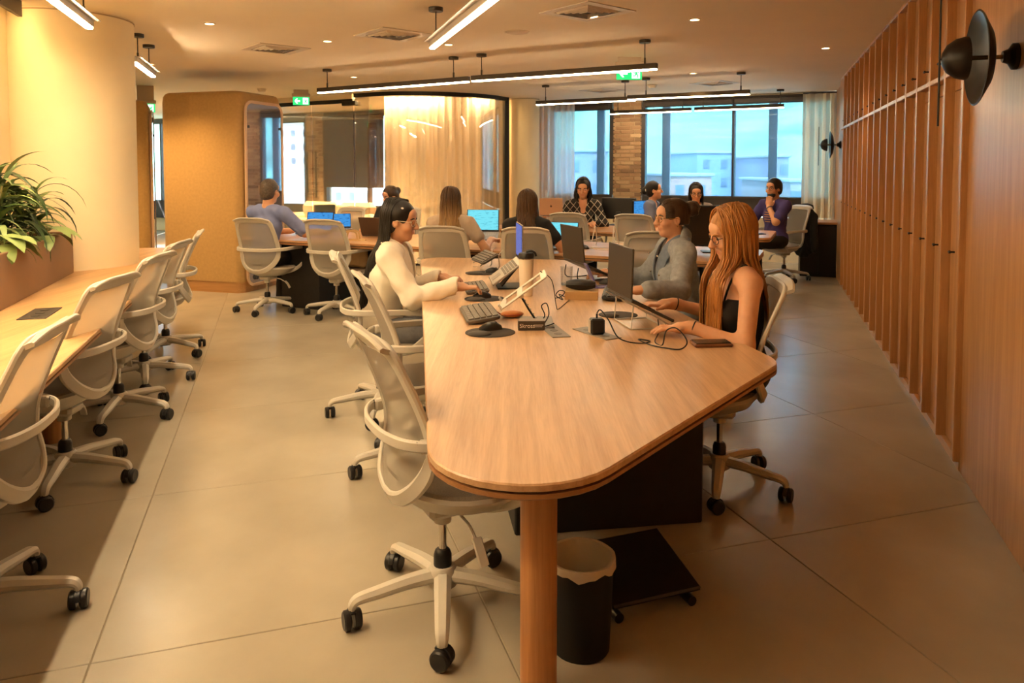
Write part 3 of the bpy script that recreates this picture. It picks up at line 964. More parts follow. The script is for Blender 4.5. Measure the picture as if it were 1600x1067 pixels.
# wash strip along the top of the left wall, and strips over the meeting-room curtain
covem = emission('cove_strip', (1.0, .66, .30), 16)
o = thing('cove_light', 'glowing strip light in a dark channel high on the left wall', 'strip light')
a = Vector(nd(-1.74, 5.9)); b = Vector(nd(-1.74, .2)); c = (a + b) / 2
obj('channel', MB().box((*nd(-1.655, 3.05), 2.585), (.03, 5.7, .11), TA, .003), lampbody, o)
obj('strip', MB().box((*nd(-1.74, 3.05), 2.615), (.05, 5.65, .02), TA), covem, o)
def arcstrip(i0, i1, off, label):
    o = thing('cove_light', label, 'strip light')
    pts = [(x, y + off) for x, y, z in gl[i0:i1]]
    obj('strip', sheet(pts, 2.605, 2.62, .05), emission('curtain_strip', (1., .62, .26), 110) if 'curtain_strip' not in MATS else MATS['curtain_strip'], o)
    obj('channel', sheet(pts, 2.62, 2.64, .09), lampbody, o)
arcstrip(5, 11, .22, 'short strip light behind the right part of the curved glass')
arcstrip(15, 30, .22, 'long strip light behind the left part of the curved glass')
# recessed downlights
dlm = emission('downlight_lens', (1.0, .70, .38), 9)
def downlight(x, y, label, power=0., lit=True):
    o = thing('downlight', label, 'downlight', (x, y, CEIL), 0, 'recessed ceiling downlights')
    obj('trim_ring', MB().lathe([(.046, 0), (.046, -.006), (.036, -.008), (.034, 0)], 24), mat('ring_cream', (.7, .6, .45), .5), o)
    obj('lens', MB().lathe([(.034, -.002), (.02, -.003)], 20), dlm if lit else MATS['ring_cream'], o)
    if power:
        l = bpy.data.lights.new('spot', 'SPOT'); l.energy = power; l.color = WARM; l.spot_size = R(115); l.spot_blend = .9; l.shadow_soft_size = .05
        q = bpy.data.objects.new('spot', l); COL.objects.link(q); q.parent = o; q.location = (0, 0, -.02)
for x, y, w, lab in ((1.41, 5.74, 6, 'lit downlight in the ceiling right of the big square vent'), (-1.67, 6.72, 15, 'downlight between the two left ceiling vents'), (-.59, 6.9, 0, 'downlight in the ceiling above the near end of the bright pendant'),
                     (-4.0, 8.2, 55, 'downlight in the ceiling in front of the phone booth'), (-4.75, 8.5, 55, 'added downlight brightening the phone booths, between them and the stout column'), (3.0, 7.1, 12, 'downlight in the ceiling near the lockers'), (-2.0, 9.37, 20, 'downlight in front of the glass meeting room'),  # the one by the stout column is added to brighten the booths
                     (.62, 5.62, 0, 'small dark downlight right of the big square vent'), (-2.4, 5.9, 0, 'faint downlight nearest the stout column'), (2.2, 9.0, 15, 'downlight above the far table'), (-5.0, 14.0, 700, 'added downlight brightening the glass room at left'), (-2.9, 13.4, 700, 'added downlight brightening the glass room at right')):  # last two are added to brighten the glass room interior
    downlight(x, y, lab, w)
# square supply vents
def vent(x, y, rz, label, sz=.5):
    o = thing('ceiling_vent', label, 'vent', (x, y, CEIL), rz, 'square ceiling vents')
    vm = mat('vent_paint', (.60, .50, .38), .5)
    def sq(h, z): return [(-h, -h, z), (h, -h, z), (h, h, z), (-h, h, z)]
    obj('plate', MB().loft([sq(sz / 2, 0), sq(sz / 2, -.006), sq(sz / 2 - .07, -.006), sq(sz / 2 - .075, 0)], False), vm, o)
    obj('throat', MB().box((0, 0, -.0005), (sz - .15, sz - .15, .002)), blackp, o)
    for k in range(4):
        h = sz / 2 - .085 - .038 * k
        if h > .02: obj('louvre', MB().loft([sq(h, -.002), sq(h - .012, -.016), sq(h - .017, -.016), sq(h - .005, -.002)], False), vm, o)
    return o
for x, y, lab, sz in ((-2.28, 7.16, 'square ceiling vent nearest the phone booth', .5), (-1.02, 6.40, 'square ceiling vent left of the bright pendant', .5), (.554, 5.46, 'square ceiling vent right of the bright pendant', .5), (1.34, 11.0, 'square ceiling vent in front of the narrow window', .5), (2.77, 10.08, 'square ceiling vent above the far table end', .5)):
    vent(x, y, TA + R(22), lab, sz)
o = thing('ceiling_speaker', 'round flush speaker grille in the ceiling above the middle table', 'speaker', (.043, 6.28, CEIL))
obj('grille', MB().lathe([(.095, 0), (.095, -.006), (.08, -.010), (.02, -.011)], 32), mat('grille_tan', (.62, .5, .36), .7, bump=.5, bscale=600), o)
obj('rim', MB().lathe([(.105, 0), (.105, -.004), (.096, -.006), (.095, 0)], 32), MATS['ring_cream'], o)
for x, y, lab in ((-3.65, 10.8, 'small smoke detector left of the arrow exit sign'), (1.95, 10.3, 'small smoke detector below the far pendants'), (-4.3, 13.0, 'small smoke detector inside the glass room')):
    o = thing('smoke_detector', lab, 'detector', (x, y, CEIL))
    obj('body', MB().lathe([(.06, 0), (.06, -.02), (.045, -.045), (.02, -.05)], 24), mat('detector_cream', (.68, .58, .45), .5), o)
    obj('base_ring', MB().lathe([(.068, 0), (.068, -.008), (.06, -.012)], 24), MATS['detector_cream'], o)
# exit signs
green = mat('sign_green', (.01, .28, .07), .4, emit=(.01, .40, .10), estr=.75)
signw = mat('sign_white', (.8, .85, .8), .4, emit=(.75, 1, .85), estr=.9)
def exitsign(x, y, z, w, rz, label):
    o = thing('exit_sign', label, 'exit sign', (x, y, z), rz, 'green exit signs')
    h = w * .5
    obj('panel', MB().box((0, 0, 0), (w, .012, h), 0, .002), green, o)
    obj('housing', MB().box((0, 0, h / 2 + .025), (w * 1.12, .05, .05), 0, .006).box((0, 0, (CEIL - z + h / 2) / 2 + .02), (w * .9, .03, max(.01, CEIL - z - h / 2 - .04))), mat('housing_cream', (.62, .5, .38), .5), o)
    f = -.0075
    ar = [(-.40, 0), (-.27, .16), (-.20, .16), (-.27, .05), (-.07, .05), (-.07, -.05), (-.27, -.05), (-.20, -.16), (-.27, -.16)]
    def flat(pts, d=.002): return MB().loft([[(x_ * w, f, z_ * w) for x_, z_ in pts], [(x_ * w, f - d, z_ * w) for x_, z_ in pts]], True)
    obj('arrow', flat(ar), signw, o)
    obj('door_symbol', flat([(.10, -.20), (.42, -.20), (.42, .20), (.10, .20)]), signw, o)
    man = flat([(.30, .07), (.20, .02), (.14, .08), (.12, .06), (.19, -.02), (.24, .0), (.21, -.08), (.13, -.10), (.13, -.13), (.24, -.11), (.28, -.06), (.32, -.12), (.31, -.18), (.35, -.18), (.36, -.1), (.31, -.02), (.33, .03), (.38, -.02), (.40, .0), (.34, .08)], .004)
    man.lathe([(.035 * w, 0), (.034 * w, .003)], 12, M=Matrix.Translation((.335 * w, f - .001, .125 * w)) @ Matrix.Rotation(PI / 2, 4, 'X'))
    obj('running_figure', man, green, o)
exitsign(-3.12, 10.95, 2.475, .235, R(12), 'green arrow exit sign hanging before the glass doors')
exitsign(1.22, 7.72, 2.475, .265, R(0), 'green arrow exit sign hanging above the middle of the room')
exitsign(-5.15, 10.4, 2.33, .24, R(20), 'green exit sign half hidden behind the phone booths')
# ------------------------------------------------------------------ outside: hillside and buildings seen through the windows
rg = random.Random(11)
def hillz(x, y):
    d = math.hypot(x - 20, y - 30)
    return -6 + max(0, (y * .9 + x * .43 - 70)) * .42 + 3 * math.sin(x * .05) + 2 * math.sin(y * .043 + 1) + 1.1 * math.sin(x * .21 + y * .17) + .8 * math.sin(x * .33 - y * .11)
vs = []; fs = []; nx, ny = 70, 60
for j in range(ny + 1):
    for i in range(nx + 1):
        x = -190 + 390 * i / nx; y = 24 + 190 * j / ny
        vs.append((x, y, hillz(x, y)))
for j in range(ny):
    for i in range(nx):
        a = j * (nx + 1) + i; fs.append((a, a + 1, a + nx + 2, a + nx + 1))
hm = mat('hillside', (.20, .36, .27), .95, var=.55, vscale=.10, detail=8)
o = obj('hillside', MB().add(vs, fs), hm, kind='structure')
cols = [(.22, .20, .30), (.42, .20, .16), (.20, .26, .38), (.46, .42, .42), (.30, .22, .22), (.86, .84, .82)]  # last tone whitened so the left windows look overexposed
labs = ['purple grey house low in the narrow window', 'wide terracotta building behind the big window', 'blue grey office block behind the middle of the big window', 'dark tower block behind the right part of the big window', 'pale house behind the left edge of the big window', 'long brick shed at the foot of the hill', 'white house outside the meeting room windows', 'pale block enlarged and whitened so the phone booth window looks overexposed', 'grey house at the right window edge']
for k, (px0, px1, ytop, dist, col) in enumerate(((880, 950, 238, 46, 0), (1045, 1112, 276, 44, 1), (1088, 1146, 240, 60, 2), (1200, 1232, 246, 52, 0), (1018, 1036, 285, 62, 3), (1150, 1196, 272, 70, 4), (495, 605, 262, 60, 5), (360, 486, 196, 80, 5), (1235, 1262, 285, 42, 4))):
    X0 = (px0 - 800) / 1150 * dist; X1 = (px1 - 800) / 1150 * dist; zt = 1.5 - (ytop - 261) / 1150 * dist
    t = thing('building', labs[k], 'building', ((X0 + X1) / 2, dist, 0), R(rg.uniform(-8, 8)), 'buildings outside the windows')
    w = X1 - X0; zb = -8
    obj('wall', MB().box((0, 4, (zt + zb) / 2), (w, 8, zt - zb)), mat('facade_%d' % col, cols[col], .9, var=.1, vscale=.6), t)
    obj('roof', MB().box((0, 4, zt + .1), (w + .3, 8.3, .2), 0, .05), mat('roof_far', (.30, .30, .34), .8), t)
    nwin = max(2, int(w / 1.1))
    for fl in range(3):
        for i in range(nwin):
            obj('window', MB().box((-w / 2 + w * (i + .5) / nwin, -.02, zt - .85 - 1.5 * fl), (.5, .08, .7)), mat('far_pane', (.10, .13, .2), .2), t)
# ------------------------------------------------------------------ things on the tables
ZT = .74
screen_cyan = None
def screenmat(name, c0, c1, st):
    m = bpy.data.materials.new(name); m.use_nodes = True
    nt = m.node_tree; nt.nodes.clear()
    o = nt.nodes.new('ShaderNodeOutputMaterial'); e = nt.nodes.new('ShaderNodeEmission')
    tc = nt.nodes.new('ShaderNodeTexCoord'); mp = nt.nodes.new('ShaderNodeMapping'); mp.inputs['Scale'].default_value = (14, 1, 55)
    n = nt.nodes.new('ShaderNodeTexNoise'); n.inputs['Scale'].default_value = 1.2
    r = nt.nodes.new('ShaderNodeValToRGB'); r.color_ramp.elements[0].position = .36; r.color_ramp.elements[1].position = .46
    r.color_ramp.elements[0].color = (*c0, 1); r.color_ramp.elements[1].color = (*c1, 1)
    nt.links.new(tc.outputs['Object'], mp.inputs[0]); nt.links.new(mp.outputs[0], n.inputs['Vector']); nt.links.new(n.outputs['Fac'], r.inputs[0])
    nt.links.new(r.outputs[0], e.inputs[0]); e.inputs[1].default_value = st; nt.links.new(e.outputs[0], o.inputs[0])
    MATS[name] = m; return m
s_cyan = screenmat('screen_cyan', (.10, .42, .52), (.16, .62, .72), .42)
s_blue = screenmat('screen_blue', (.02, .11, .32), (.05, .26, .62), .40)
s_mauve = screenmat('screen_mauve', (.13, .15, .42), (.16, .18, .48), .36)
s_off = mat('screen_off', (.012, .010, .008), .25)
silver = mat('laptop_silver', (.34, .31, .28), .38, metal=.5)
dark = mat('laptop_dark', (.055, .045, .035), .38, metal=.3)
rose = mat('laptop_rose', (.62, .38, .24), .4, metal=.4)
keyk = mat('key_black', (.02, .019, .018), .5)
keyg = mat('key_grey', (.16, .14, .12), .5)
def M3(loc, rz=0., rx=0.): return Matrix.Translation(loc) @ Matrix.Rotation(rz, 4, 'Z') @ Matrix.Rotation(rx, 4, 'X')
def laptop(label, loc, rz, tilt, lid, scr, shell, w=.32, d=.22, key=None, logo=False):
    """local: the user sits at -Y, hinge at +Y; tilt raises the hinge; lid = opening angle"""
    t = thing('laptop', label, 'laptop', loc, rz)
    Mb = Matrix.Rotation(tilt, 4, 'X')
    obj('base', MB().box((0, d / 2, .008), (w, d, .014), 0, .004, Mb), shell, t)
    kb = MB()
    for r_ in range(5):
        for k in range(13): kb.box((-w * .43 + w * .86 * (k + .5) / 13, d * (.46 + .09 * r_), .0165), (w * .86 / 13 * .82, d * .072, .003), 0, 0, Mb)
    obj('keyboard', kb, key or keyk, t)
    obj('touchpad', MB().box((0, d * .2, .0155), (w * .3, d * .28, .001), 0, 0, Mb), mat('touchpad', (.22, .2, .18), .4), t)
    Ml = Mb @ Matrix.Translation((0, d, .014)) @ Matrix.Rotation(PI / 2 - (lid - PI / 2) - PI / 2 + 0, 4, 'X')
    Ml = Mb @ Matrix.Translation((0, d, .014)) @ Matrix.Rotation(-(lid - PI / 2), 4, 'X')
    L = obj('lid', MB().box((0, .003, d * .5), (w, .008, d), 0, .003, Ml), shell, t)
    obj('bezel', MB().box((0, -.0018, d * .5), (w * .985, .002, d * .97), 0, 0, Ml), s_off, L)
    so_ = MB().box((0, 0, 0), (w * .94, .0012, d * .88))
    sc = obj('screen', so_, scr, t); sc.matrix_local = Ml @ Matrix.Translation((0, -.0035, d * .53))
    if logo:
        lg = MB().lathe([(.013, 0), (.012, .001)], 16, M=Ml @ Matrix.Translation((0, .008, d * .5)) @ Matrix.Rotation(-PI / 2, 4, 'X'))
        lg.lathe([(.004, 0), (.0035, .001)], 8, M=Ml @ Matrix.Translation((.003, .008, d * .5 + .017)) @ Matrix.Rotation(-PI / 2, 4, 'X'))
        obj('logo', lg, mat('logo_dark', (.10, .055, .035), .3), t)
    return t
def keyboard(label, loc, rz, tilt, L=.40, W=.15, kc=None, bc=None):
    t = thing('keyboard', label, 'keyboard', loc, rz)
    Mb = Matrix.Rotation(tilt, 4, 'X')
    pl = rpoly([(-L / 2, -W / 2), (L / 2, -W / 2), (L / 2, W / 2), (-L / 2, W / 2)], .025, 5)
    obj('case', MB().loft([[(x, y, .002) for x, y in inset(pl, .004)], [(x, y, .008) for x, y in pl], [(x, y, .016) for x, y in pl], [(x, y, .019) for x, y in inset(pl, .004)]], True, Mb), bc or mat('kb_case', (.10, .085, .07), .5), t)
    km = MB()
    for r_ in range(5):
        nk = (15, 15, 14, 13, 8)[4 - r_]
        for k in range(nk): km.box((-L * .46 + L * .92 * (k + .5) / nk, -W * .36 + W * .18 * r_, .022), (L * .92 / nk - .0035, W * .18 - .004, .008), 0, .0015, Mb)
    obj('keys', km, kc or keyg, t)['kind'] = 'stuff'
    return t
def mouse(label, loc, rz):
    t = thing('computer_mouse', label, 'mouse', loc, rz)
    r_ = []
    for u in range(9):
        a = u / 8
        wv = .032 * math.sin(PI * (.08 + .84 * a)) ** .45; hv = .036 * math.sin(PI * (.1 + .78 * a)) ** .7
        r_.append([(wv * math.cos(q), -.052 + .104 * a, max(0, hv * math.sin(q))) for q in [PI * k / 10 for k in range(11)]])
    obj('shell', MB().loft(r_, True), mat('mouse_black', (.015, .014, .013), .3), t)
    obj('wheel', MB().lathe([(.009, -.003), (.009, .003)], 12, M=Matrix.Translation((0, .025, .026)) @ Matrix.Rotation(PI / 2, 4, 'Y')), mat('wheel_grey', (.08, .075, .07), .5), t)
    return t
def mousepad(label, loc, rz, a=.12, b=.10):
    t = thing('mouse_pad', label, 'mouse pad', loc, rz)
    ring = lambda s, z: [((a * s) * math.cos(2 * PI * k / 36), (b * s) * math.sin(2 * PI * k / 36), z) for k in range(36)]
    obj('pad', MB().loft([ring(1, 0), ring(1, .003), ring(.985, .004)], True), mat('pad_dark', (.04, .033, .028), .8), t)
    ym = b * .45
    obj('wrist_rest', MB().ball((-a * .45, -ym, .006), (a * .48, b * .4, .012), 18, 8), mat('pad_rest', (.05, .042, .035), .6), t)
    return t
def cable(label, pts, r=.0028, m=None, name='cable'):
    o = obj(name, MB().tube(spl(pts, 7), r, 6), m or blackp)
    return tag(o, label, 'cable')
# --- near left cluster
mousepad('dark oval mouse pad nearest the camera on the big table', (-.10, 3.35, ZT), R(5), .115, .10)
mouse('black mouse on the nearest mouse pad', (-.10, 3.40, ZT + .004), R(-65))
keyboard('grey keyboard behind the nearest mouse pad', (-.165, 3.70, ZT + .012), R(-80), R(8), .38, .165)
t = thing('laptop_stand', 'empty silver folding laptop stand on the big table', 'laptop stand', (.10, 3.58, ZT))
bar = mat('stand_silver', (.66, .60, .52), .35, metal=.3)
obj('foot_plate', MB().box((.02, .0, .004), (.16, .22, .007), 0, .002), mat('stand_grey', (.30, .27, .23), .4, metal=.4), t)
arm = MB().ribbon([(.02, -.02, .01), (-.02, -.02, .07), (-.055, -.02, .13)], (1, 0, .55), .035, .008)
obj('arm', arm, blackm, t)
for k in range(5):
    u = .12 + .18 * k
    obj('arm_hole', MB().box((.02 - .075 * u + .005, -.022, .012 + .12 * u), (.01, .016, .009), 0, .001, None), bar, t)
Mp = Matrix.Translation((-.045, -.02, .165)) @ Matrix.Rotation(R(-36), 4, 'Y')
pf = MB()
for yy in (-.10, .10): pf.box((0, yy, 0), (.27, .035, .008), 0, .003, Mp)
for xx in (-.12, -.02, .12): pf.box((xx, 0, 0), (.035, .20, .008), 0, .003, Mp)
obj('platform', pf, bar, t)
for yy in (-.10, .10): obj('hook', MB().box((-.13, yy, .012), (.008, .035, .028), 0, .002, Mp), bar, t)
obj('pivot', MB().tube([(-.055, -.045, .135), (-.055, .01, .135)], .012, 12), chrome, t)
t = thing('adapter_box', 'small dark travel adapter box with white lettering beside the silver stand', 'box', (.09, 3.42, ZT), R(2))
obj('carton', MB().box((0, 0, .0225), (.125, .06, .044), 0, .002), mat('carton_dark', (.055, .042, .034), .5), t)
obj('carton_top', MB().box((0, 0, .0452), (.122, .057, .001)), mat('carton_top', (.36, .30, .24), .5), t)
def text(name, body, size, parent, M, m):
    cu = bpy.data.curves.new(name, 'FONT'); cu.body = body; cu.size = size; cu.extrude = .0003; cu.align_x = 'LEFT'
    tmp = bpy.data.objects.new('tmp', cu); COL.objects.link(tmp)
    me = bpy.data.meshes.new_from_object(tmp.evaluated_get(bpy.context.evaluated_depsgraph_get()))
    bpy.data.objects.remove(tmp); me.materials.clear()
    o = obj(name, me, m, parent); o.matrix_local = M
    return o
prn = mat('print_white', (.75, .7, .62), .5)
text('lettering', 'Skross', .027, t, Matrix.Translation((-.056, -.0306, .014)) @ Matrix.Rotation(PI / 2, 4, 'X'), prn)
for k, L_ in enumerate((.045, .036)): obj('small_print', MB().box((.032, -.0305, .026 - .008 * k), (L_, .0008, .0022)), prn, t)
t = thing('leather_pouch', 'orange leather pouch behind the adapter box', 'pouch', (.0, 3.70, ZT), R(10))
obj('pouch', MB().ball((0, 0, .016), (.06, .04, .017), 20, 10), mat('orange_leather', (.50, .17, .03), .45, var=.1, vscale=40, bump=.2, bscale=200), t)
obj('zip', MB().tube(spl([(-.058, 0, .018), (-.03, -.036, .018), (.03, -.036, .018), (.058, 0, .018)], 5), .0025, 6), mat('red_cord', (.35, .05, .03), .5), t)
tag(obj('red_strap', MB().tube(spl([(-.06, 3.72, ZT + .012), (-.09, 3.74, ZT + .02), (-.11, 3.70, ZT + .006), (-.085, 3.67, ZT + .006)], 6), .004, 6), mat('red_strap', (.40, .06, .05), .6)), 'short red strap loop between the keyboard and the orange pouch', 'strap')
t = thing('socket_plate', 'grey flush socket plate right of the adapter box', 'socket', (.195, 3.38, ZT), R(12))
obj('plate', MB().box((0, 0, .002), (.085, .26, .004), 0, .001), mat('socket_grey', (.24, .21, .18), .5), t)
for k in range(3): obj('outlet', MB().lathe([(.019, .004), (.019, .0052)], 14, (0, -.07 + .07 * k, 0)), mat('outlet_grey', (.14, .12, .10), .5), t)
cable('looped black cable above the adapter box', [(.06, 3.58, ZT + .005), (.12, 3.50, ZT + .012), (.155, 3.46, ZT + .055), (.14, 3.47, ZT + .10), (.165, 3.48, ZT + .11), (.175, 3.47, ZT + .06), (.15, 3.44, ZT + .012), (.20, 3.46, ZT + .02)])
cable('thin dark cable hanging behind the silver stand', [(.14, 3.62, .985), (.20, 3.68, .93), (.23, 3.80, .78), (.25, 3.9, ZT + .004), (.33, 4.18, ZT + .004)], .0022)
# --- the white blazer woman's place
mousepad('dark oval mouse pad under the white blazer woman\'s hand', (-.16, 4.22, ZT), R(10), .115, .095)
mouse('black mouse under the white blazer woman\'s hand', (-.175, 4.24, ZT + .004), R(-75))
keyboard('grey keyboard tilted in front of the white blazer woman', (-.225, 4.53, ZT + .004), R(-82), R(5), .36, .14)
laptop('grey laptop tilted up on a stand facing the white blazer woman', (-.13, 4.66, .765), R(-84), R(36), R(126), s_mauve, silver, .33, .23, keyg)
t = thing('laptop_riser', 'dark riser under the tilted grey laptop', 'laptop stand', (-.02, 4.66, ZT), R(-84))
obj('foot', MB().box((0, 0, .004), (.22, .16, .008), 0, .002), blackm, t)
obj('strut', MB().ribbon([(0, -.05, .01), (0, .0, .07), (0, .05, .13)], (0, 1, -.5), .12, .008), blackm, t)
t = thing('tumbler', 'tall cream travel tumbler with a black flip lid', 'tumbler', (.084, 4.33, ZT), R(0))
obj('body', MB().lathe([(.036, 0), (.039, .004), (.041, .10), (.044, .20), (.044, .222)], 32), mat('tumbler_cream', (.80, .70, .56), .35), t)
obj('steel_ring', MB().lathe([(.0445, .218), (.0445, .224)], 32), chrome, t)
ld = obj('lid', MB().lathe([(.046, .223), (.047, .24), (.044, .252), (.03, .256)], 32), blackp, t)
obj('flip_handle', MB().ribbon(spl([(.0, 0, .262), (.03, 0, .266), (.052, 0, .255), (.058, 0, .235)], 4), (0, 0, 1), .03, .012), blackp, ld)
# --- farther left place
mousepad('dark oval mouse pad at the far left end of the big table', (-.21, 5.25, ZT), R(0), .125, .10)
mouse('black mouse on the far mouse pad', (-.14, 5.27, ZT + .004), R(-80))
keyboard('grey keyboard propped up steeply on a small stand at the far table end', (-.20, 5.50, ZT + .075), R(-70), R(28), .30, .14)
t = thing('keyboard_stand', 'small pale wire stand under the far propped keyboard', 'stand', (-.20, 5.52, ZT), R(-70))
for s in (-1, 1):
    obj('side_wire', MB().tube(spl([(s * .09, -.07, .002), (s * .09, .07, .002), (s * .09, .075, .10), (s * .09, .11, .145)], 4), .004, 6), bar, t)
    obj('support_wire', MB().tube([(s * .09, -.07, .03), (s * .09, .07, .112)], .004, 6), bar, t)
# --- centre right
t = thing('drinking_glass', 'clear ribbed drinking glass on the big table', 'glass', (.352, 4.72, ZT))
pr = [(.034, 0), (.037, .004), (.040, .115), (.041, .12), (.039, .12), (.036, .006), (.01, .005)]
obj('glass', MB().lathe([(r_ * (1), z_) for r_, z_ in pr], 24), clearglass('tumbler_glass', (.94, .94, .93), .06, .25), t)
obj('glass_base', MB().lathe([(.033, .001), (.035, .004), (.034, .012)], 24), MATS['tumbler_glass'], t)
t = thing('kraft_box', 'flat kraft cardboard box in the middle of the big table', 'box', (.405, 4.24, ZT), R(-8))
kraft = mat('kraft', (.46, .29, .125), .8, var=.05, vscale=20)
obj('carton', MB().box((0, 0, .024), (.19, .13, .048), 0, .002), kraft, t)
obj('flap', MB().box((0, -.0655, .036), (.185, .0015, .022), 0, .0005), kraft, t)
t = thing('glasses_case', 'black padded case lying on the kraft box', 'case', (.40, 4.25, ZT + .0485), R(-8))
r_ = []
for u in range(11):
    a = u / 10; q = math.sin(PI * (.06 + .88 * a)) ** .35
    r_.append([(-.085 + .17 * a, .042 * q * math.cos(2 * PI * k / 16), .031 + .031 * q * math.sin(2 * PI * k / 16)) for k in range(16)])
obj('shell', MB().loft(r_, True), mat('case_black', (.014, .013, .012), .42), t)
obj('seam', MB().tube(spl([(-.083, -.012, .034), (-.06, -.0425, .034), (.06, -.0425, .034), (.083, -.012, .034)], 5), .002, 6), mat('seam_dark', (.03, .03, .03), .6), t)
cable('black cable bundle left of the kraft box', [(.25, 4.22, ZT + .004), (.28, 4.18, ZT + .02), (.30, 4.16, ZT + .05), (.27, 4.15, ZT + .06), (.25, 4.16, ZT + .03), (.29, 4.17, ZT + .004), (.27, 4.2, ZT + .03), (.31, 4.25, ZT + .004)], .003)
laptop('dark laptop with its back to the tumbler, raised for the denim jacket woman', (.62, 5.0, ZT + .02), R(110), R(24), R(120), s_off, dark, .34, .24)
t = thing('laptop_riser', 'thin wire riser under the dark laptop', 'laptop stand', (.52, 5.0, ZT), R(110))
for s in (-1, 1): obj('side_wire', MB().tube(spl([(s * .1, -.10, .01), (s * .1, .11, .004), (s * .1, .12, .09)], 4), .004, 6), blackm, t)
t = thing('phone_in_stand', 'lavender phone leaning in a stand by the denim jacket woman\'s hand', 'phone', (.53, 4.62, ZT), R(98))
lav = mat('lavender', (.13, .11, .30), .4)
obj('phone', MB().box((0, .0, .085), (.085, .012, .165), 0, .005, Matrix.Rotation(R(-24), 4, 'X')), lav, t)
obj('foot', MB().box((0, -.03, .004), (.09, .10, .008), 0, .003), lav, t)
mouse('black mouse under the denim jacket woman\'s far hand', (.62, 4.75, ZT + .003), R(80))
keyboard('black keyboard under the denim jacket woman\'s near hand', (.60, 4.30, ZT + .004), R(80), R(4), .36, .13, keyk, blackp)
# --- the red-haired woman's place
laptop('dark laptop on a wire stand in front of the woman with red hair', (.72, 3.56, ZT + .035), R(101), R(26), R(114), s_off, dark, .34, .235)
t = thing('wire_stand', 'open wire stand under the red-haired woman\'s laptop', 'laptop stand', (.72, 3.56, ZT), R(101))
for s in (-1, 1):
    obj('side_wire', MB().tube(spl([(s * .12, -.01, .045), (s * .12, .0, .018), (s * .12, .10, .075), (s * .12, .235, .142)], 4), .004, 6), bar, t)
    obj('leg_wire', MB().tube([(s * .12, .18, .115), (s * .12, .19, .003), (s * .12, .02, .003), (s * .12, .02, .03)], .004, 6), bar, t)
obj('cross_wire', MB().tube([(-.12, .19, .004), (.12, .19, .004)], .004, 6), bar, t)
obj('cross_wire', MB().tube([(-.12, .02, .004), (.12, .02, .004)], .004, 6), bar, t)
mousepad('dark mouse pad partly under the wire stand', (.545, 3.75, ZT), R(0), .10, .085)
t = thing('charger', 'black charger cube standing on the table socket', 'charger', (.385, 3.31, ZT + .004), R(8))
obj('cube', MB().box((0, 0, .036), (.066, .05, .072), 0, .008), blackp, t)
obj('pale_side', MB().box((-.0335, .003, .036), (.002, .038, .058), 0, .0005), mat('charger_grey', (.45, .40, .34), .5), t)
obj('plug', MB().tube([(.0, 0, .07), (.0, 0, .092)], .005, 8), blackp, t)
t = thing('socket_plate', 'grey flush socket plate under the black charger cube', 'socket', (.385, 3.33, ZT), R(30))
obj('plate', MB().box((0, 0, .002), (.085, .26, .004), 0, .001), MATS['socket_grey'], t)
for k in (0, 2): obj('outlet', MB().lathe([(.019, .004), (.019, .0052)], 14, (0, -.07 + .07 * k, 0)), MATS['outlet_grey'], t)
cable('long black charger cable curling across the big table to the laptop', [(.385, 3.31, ZT + .098), (.40, 3.30, ZT + .115), (.43, 3.26, ZT + .08), (.46, 3.20, ZT + .02), (.50, 3.16, ZT + .004), (.56, 3.13, ZT + .004), (.60, 3.17, ZT + .004), (.555, 3.20, ZT + .004), (.59, 3.10, ZT + .004), (.64, 3.05, ZT + .004), (.70, 3.02, ZT + .006), (.735, 3.06, ZT + .03), (.70, 3.10, ZT + .075), (.66, 3.12, ZT + .06), (.64, 3.10, ZT + .004), (.62, 3.16, ZT + .004), (.66, 3.28, ZT + .02), (.68, 3.40, ZT + .05)], .003)
t = thing('phone_wallet', 'brown leather phone wallet at the rounded table corner', 'phone', (.85, 3.11, ZT), R(4))
obj('case', MB().box((0, 0, .0075), (.165, .085, .015), 0, .005), mat('brown_leather', (.17, .065, .025), .4, var=.15, vscale=60, bump=.2, bscale=200), t)
obj('phone', MB().box((0, 0, .0165), (.15, .073, .004), 0, .001), s_off, t)
# --- middle table
laptop('silver laptop with a bright cyan page in front of the ombre-haired woman', (-.30, 6.98, ZT + .06), R(-4), R(14), R(112), s_cyan, mat('laptop_grey', (.30, .27, .24), .4), .32, .22, mat('key_pale', (.5, .45, .38), .5))
laptop('laptop with a cyan page right of the brown-haired woman', (.38, 6.70, ZT + .004), R(-20), R(4), R(116), s_cyan, dark, .32, .22)
laptop('dark brown laptop seen from behind at the middle table', (-1.45, 8.25, ZT + .004), R(168), 0, R(115), s_off, mat('laptop_brown', (.075, .045, .03), .45), .32, .22)
laptop('laptop with a blue page in front of the blue t-shirt man', (-2.28, 8.22, ZT + .004), R(-14), 0, R(104), s_blue, dark, .34, .23)
laptop('small far laptop with a blue page beside the white sofa', (-2.02, 8.78, ZT + .004), R(20), 0, R(105), s_blue, silver, .24, .18)
def monitor(label, loc, rz, w, h, scr, lift=.10):
    t = thing('monitor', label, 'monitor', loc, rz)
    obj('housing', MB().box((0, 0, lift + h / 2), (w, .035, h), 0, .008), blackp, t)
    s_ = obj('screen', MB().box((0, 0, 0), (w * .96, .002, h * .92)), scr, t); s_.location = (0, -.0185, lift + h / 2)
    obj('neck', MB().box((0, .035, (lift + .1) / 2), (.06, .03, lift + .1), 0, .006), blackp, t)
    obj('foot', MB().box((0, .02, .006), (.22, .16, .012), 0, .004), blackp, t)
    obj('logo', MB().box((0, -.0185, lift + h * .025), (.03, .001, .006)), mat('logo_grey', (.3, .28, .25), .4), t)
    return t
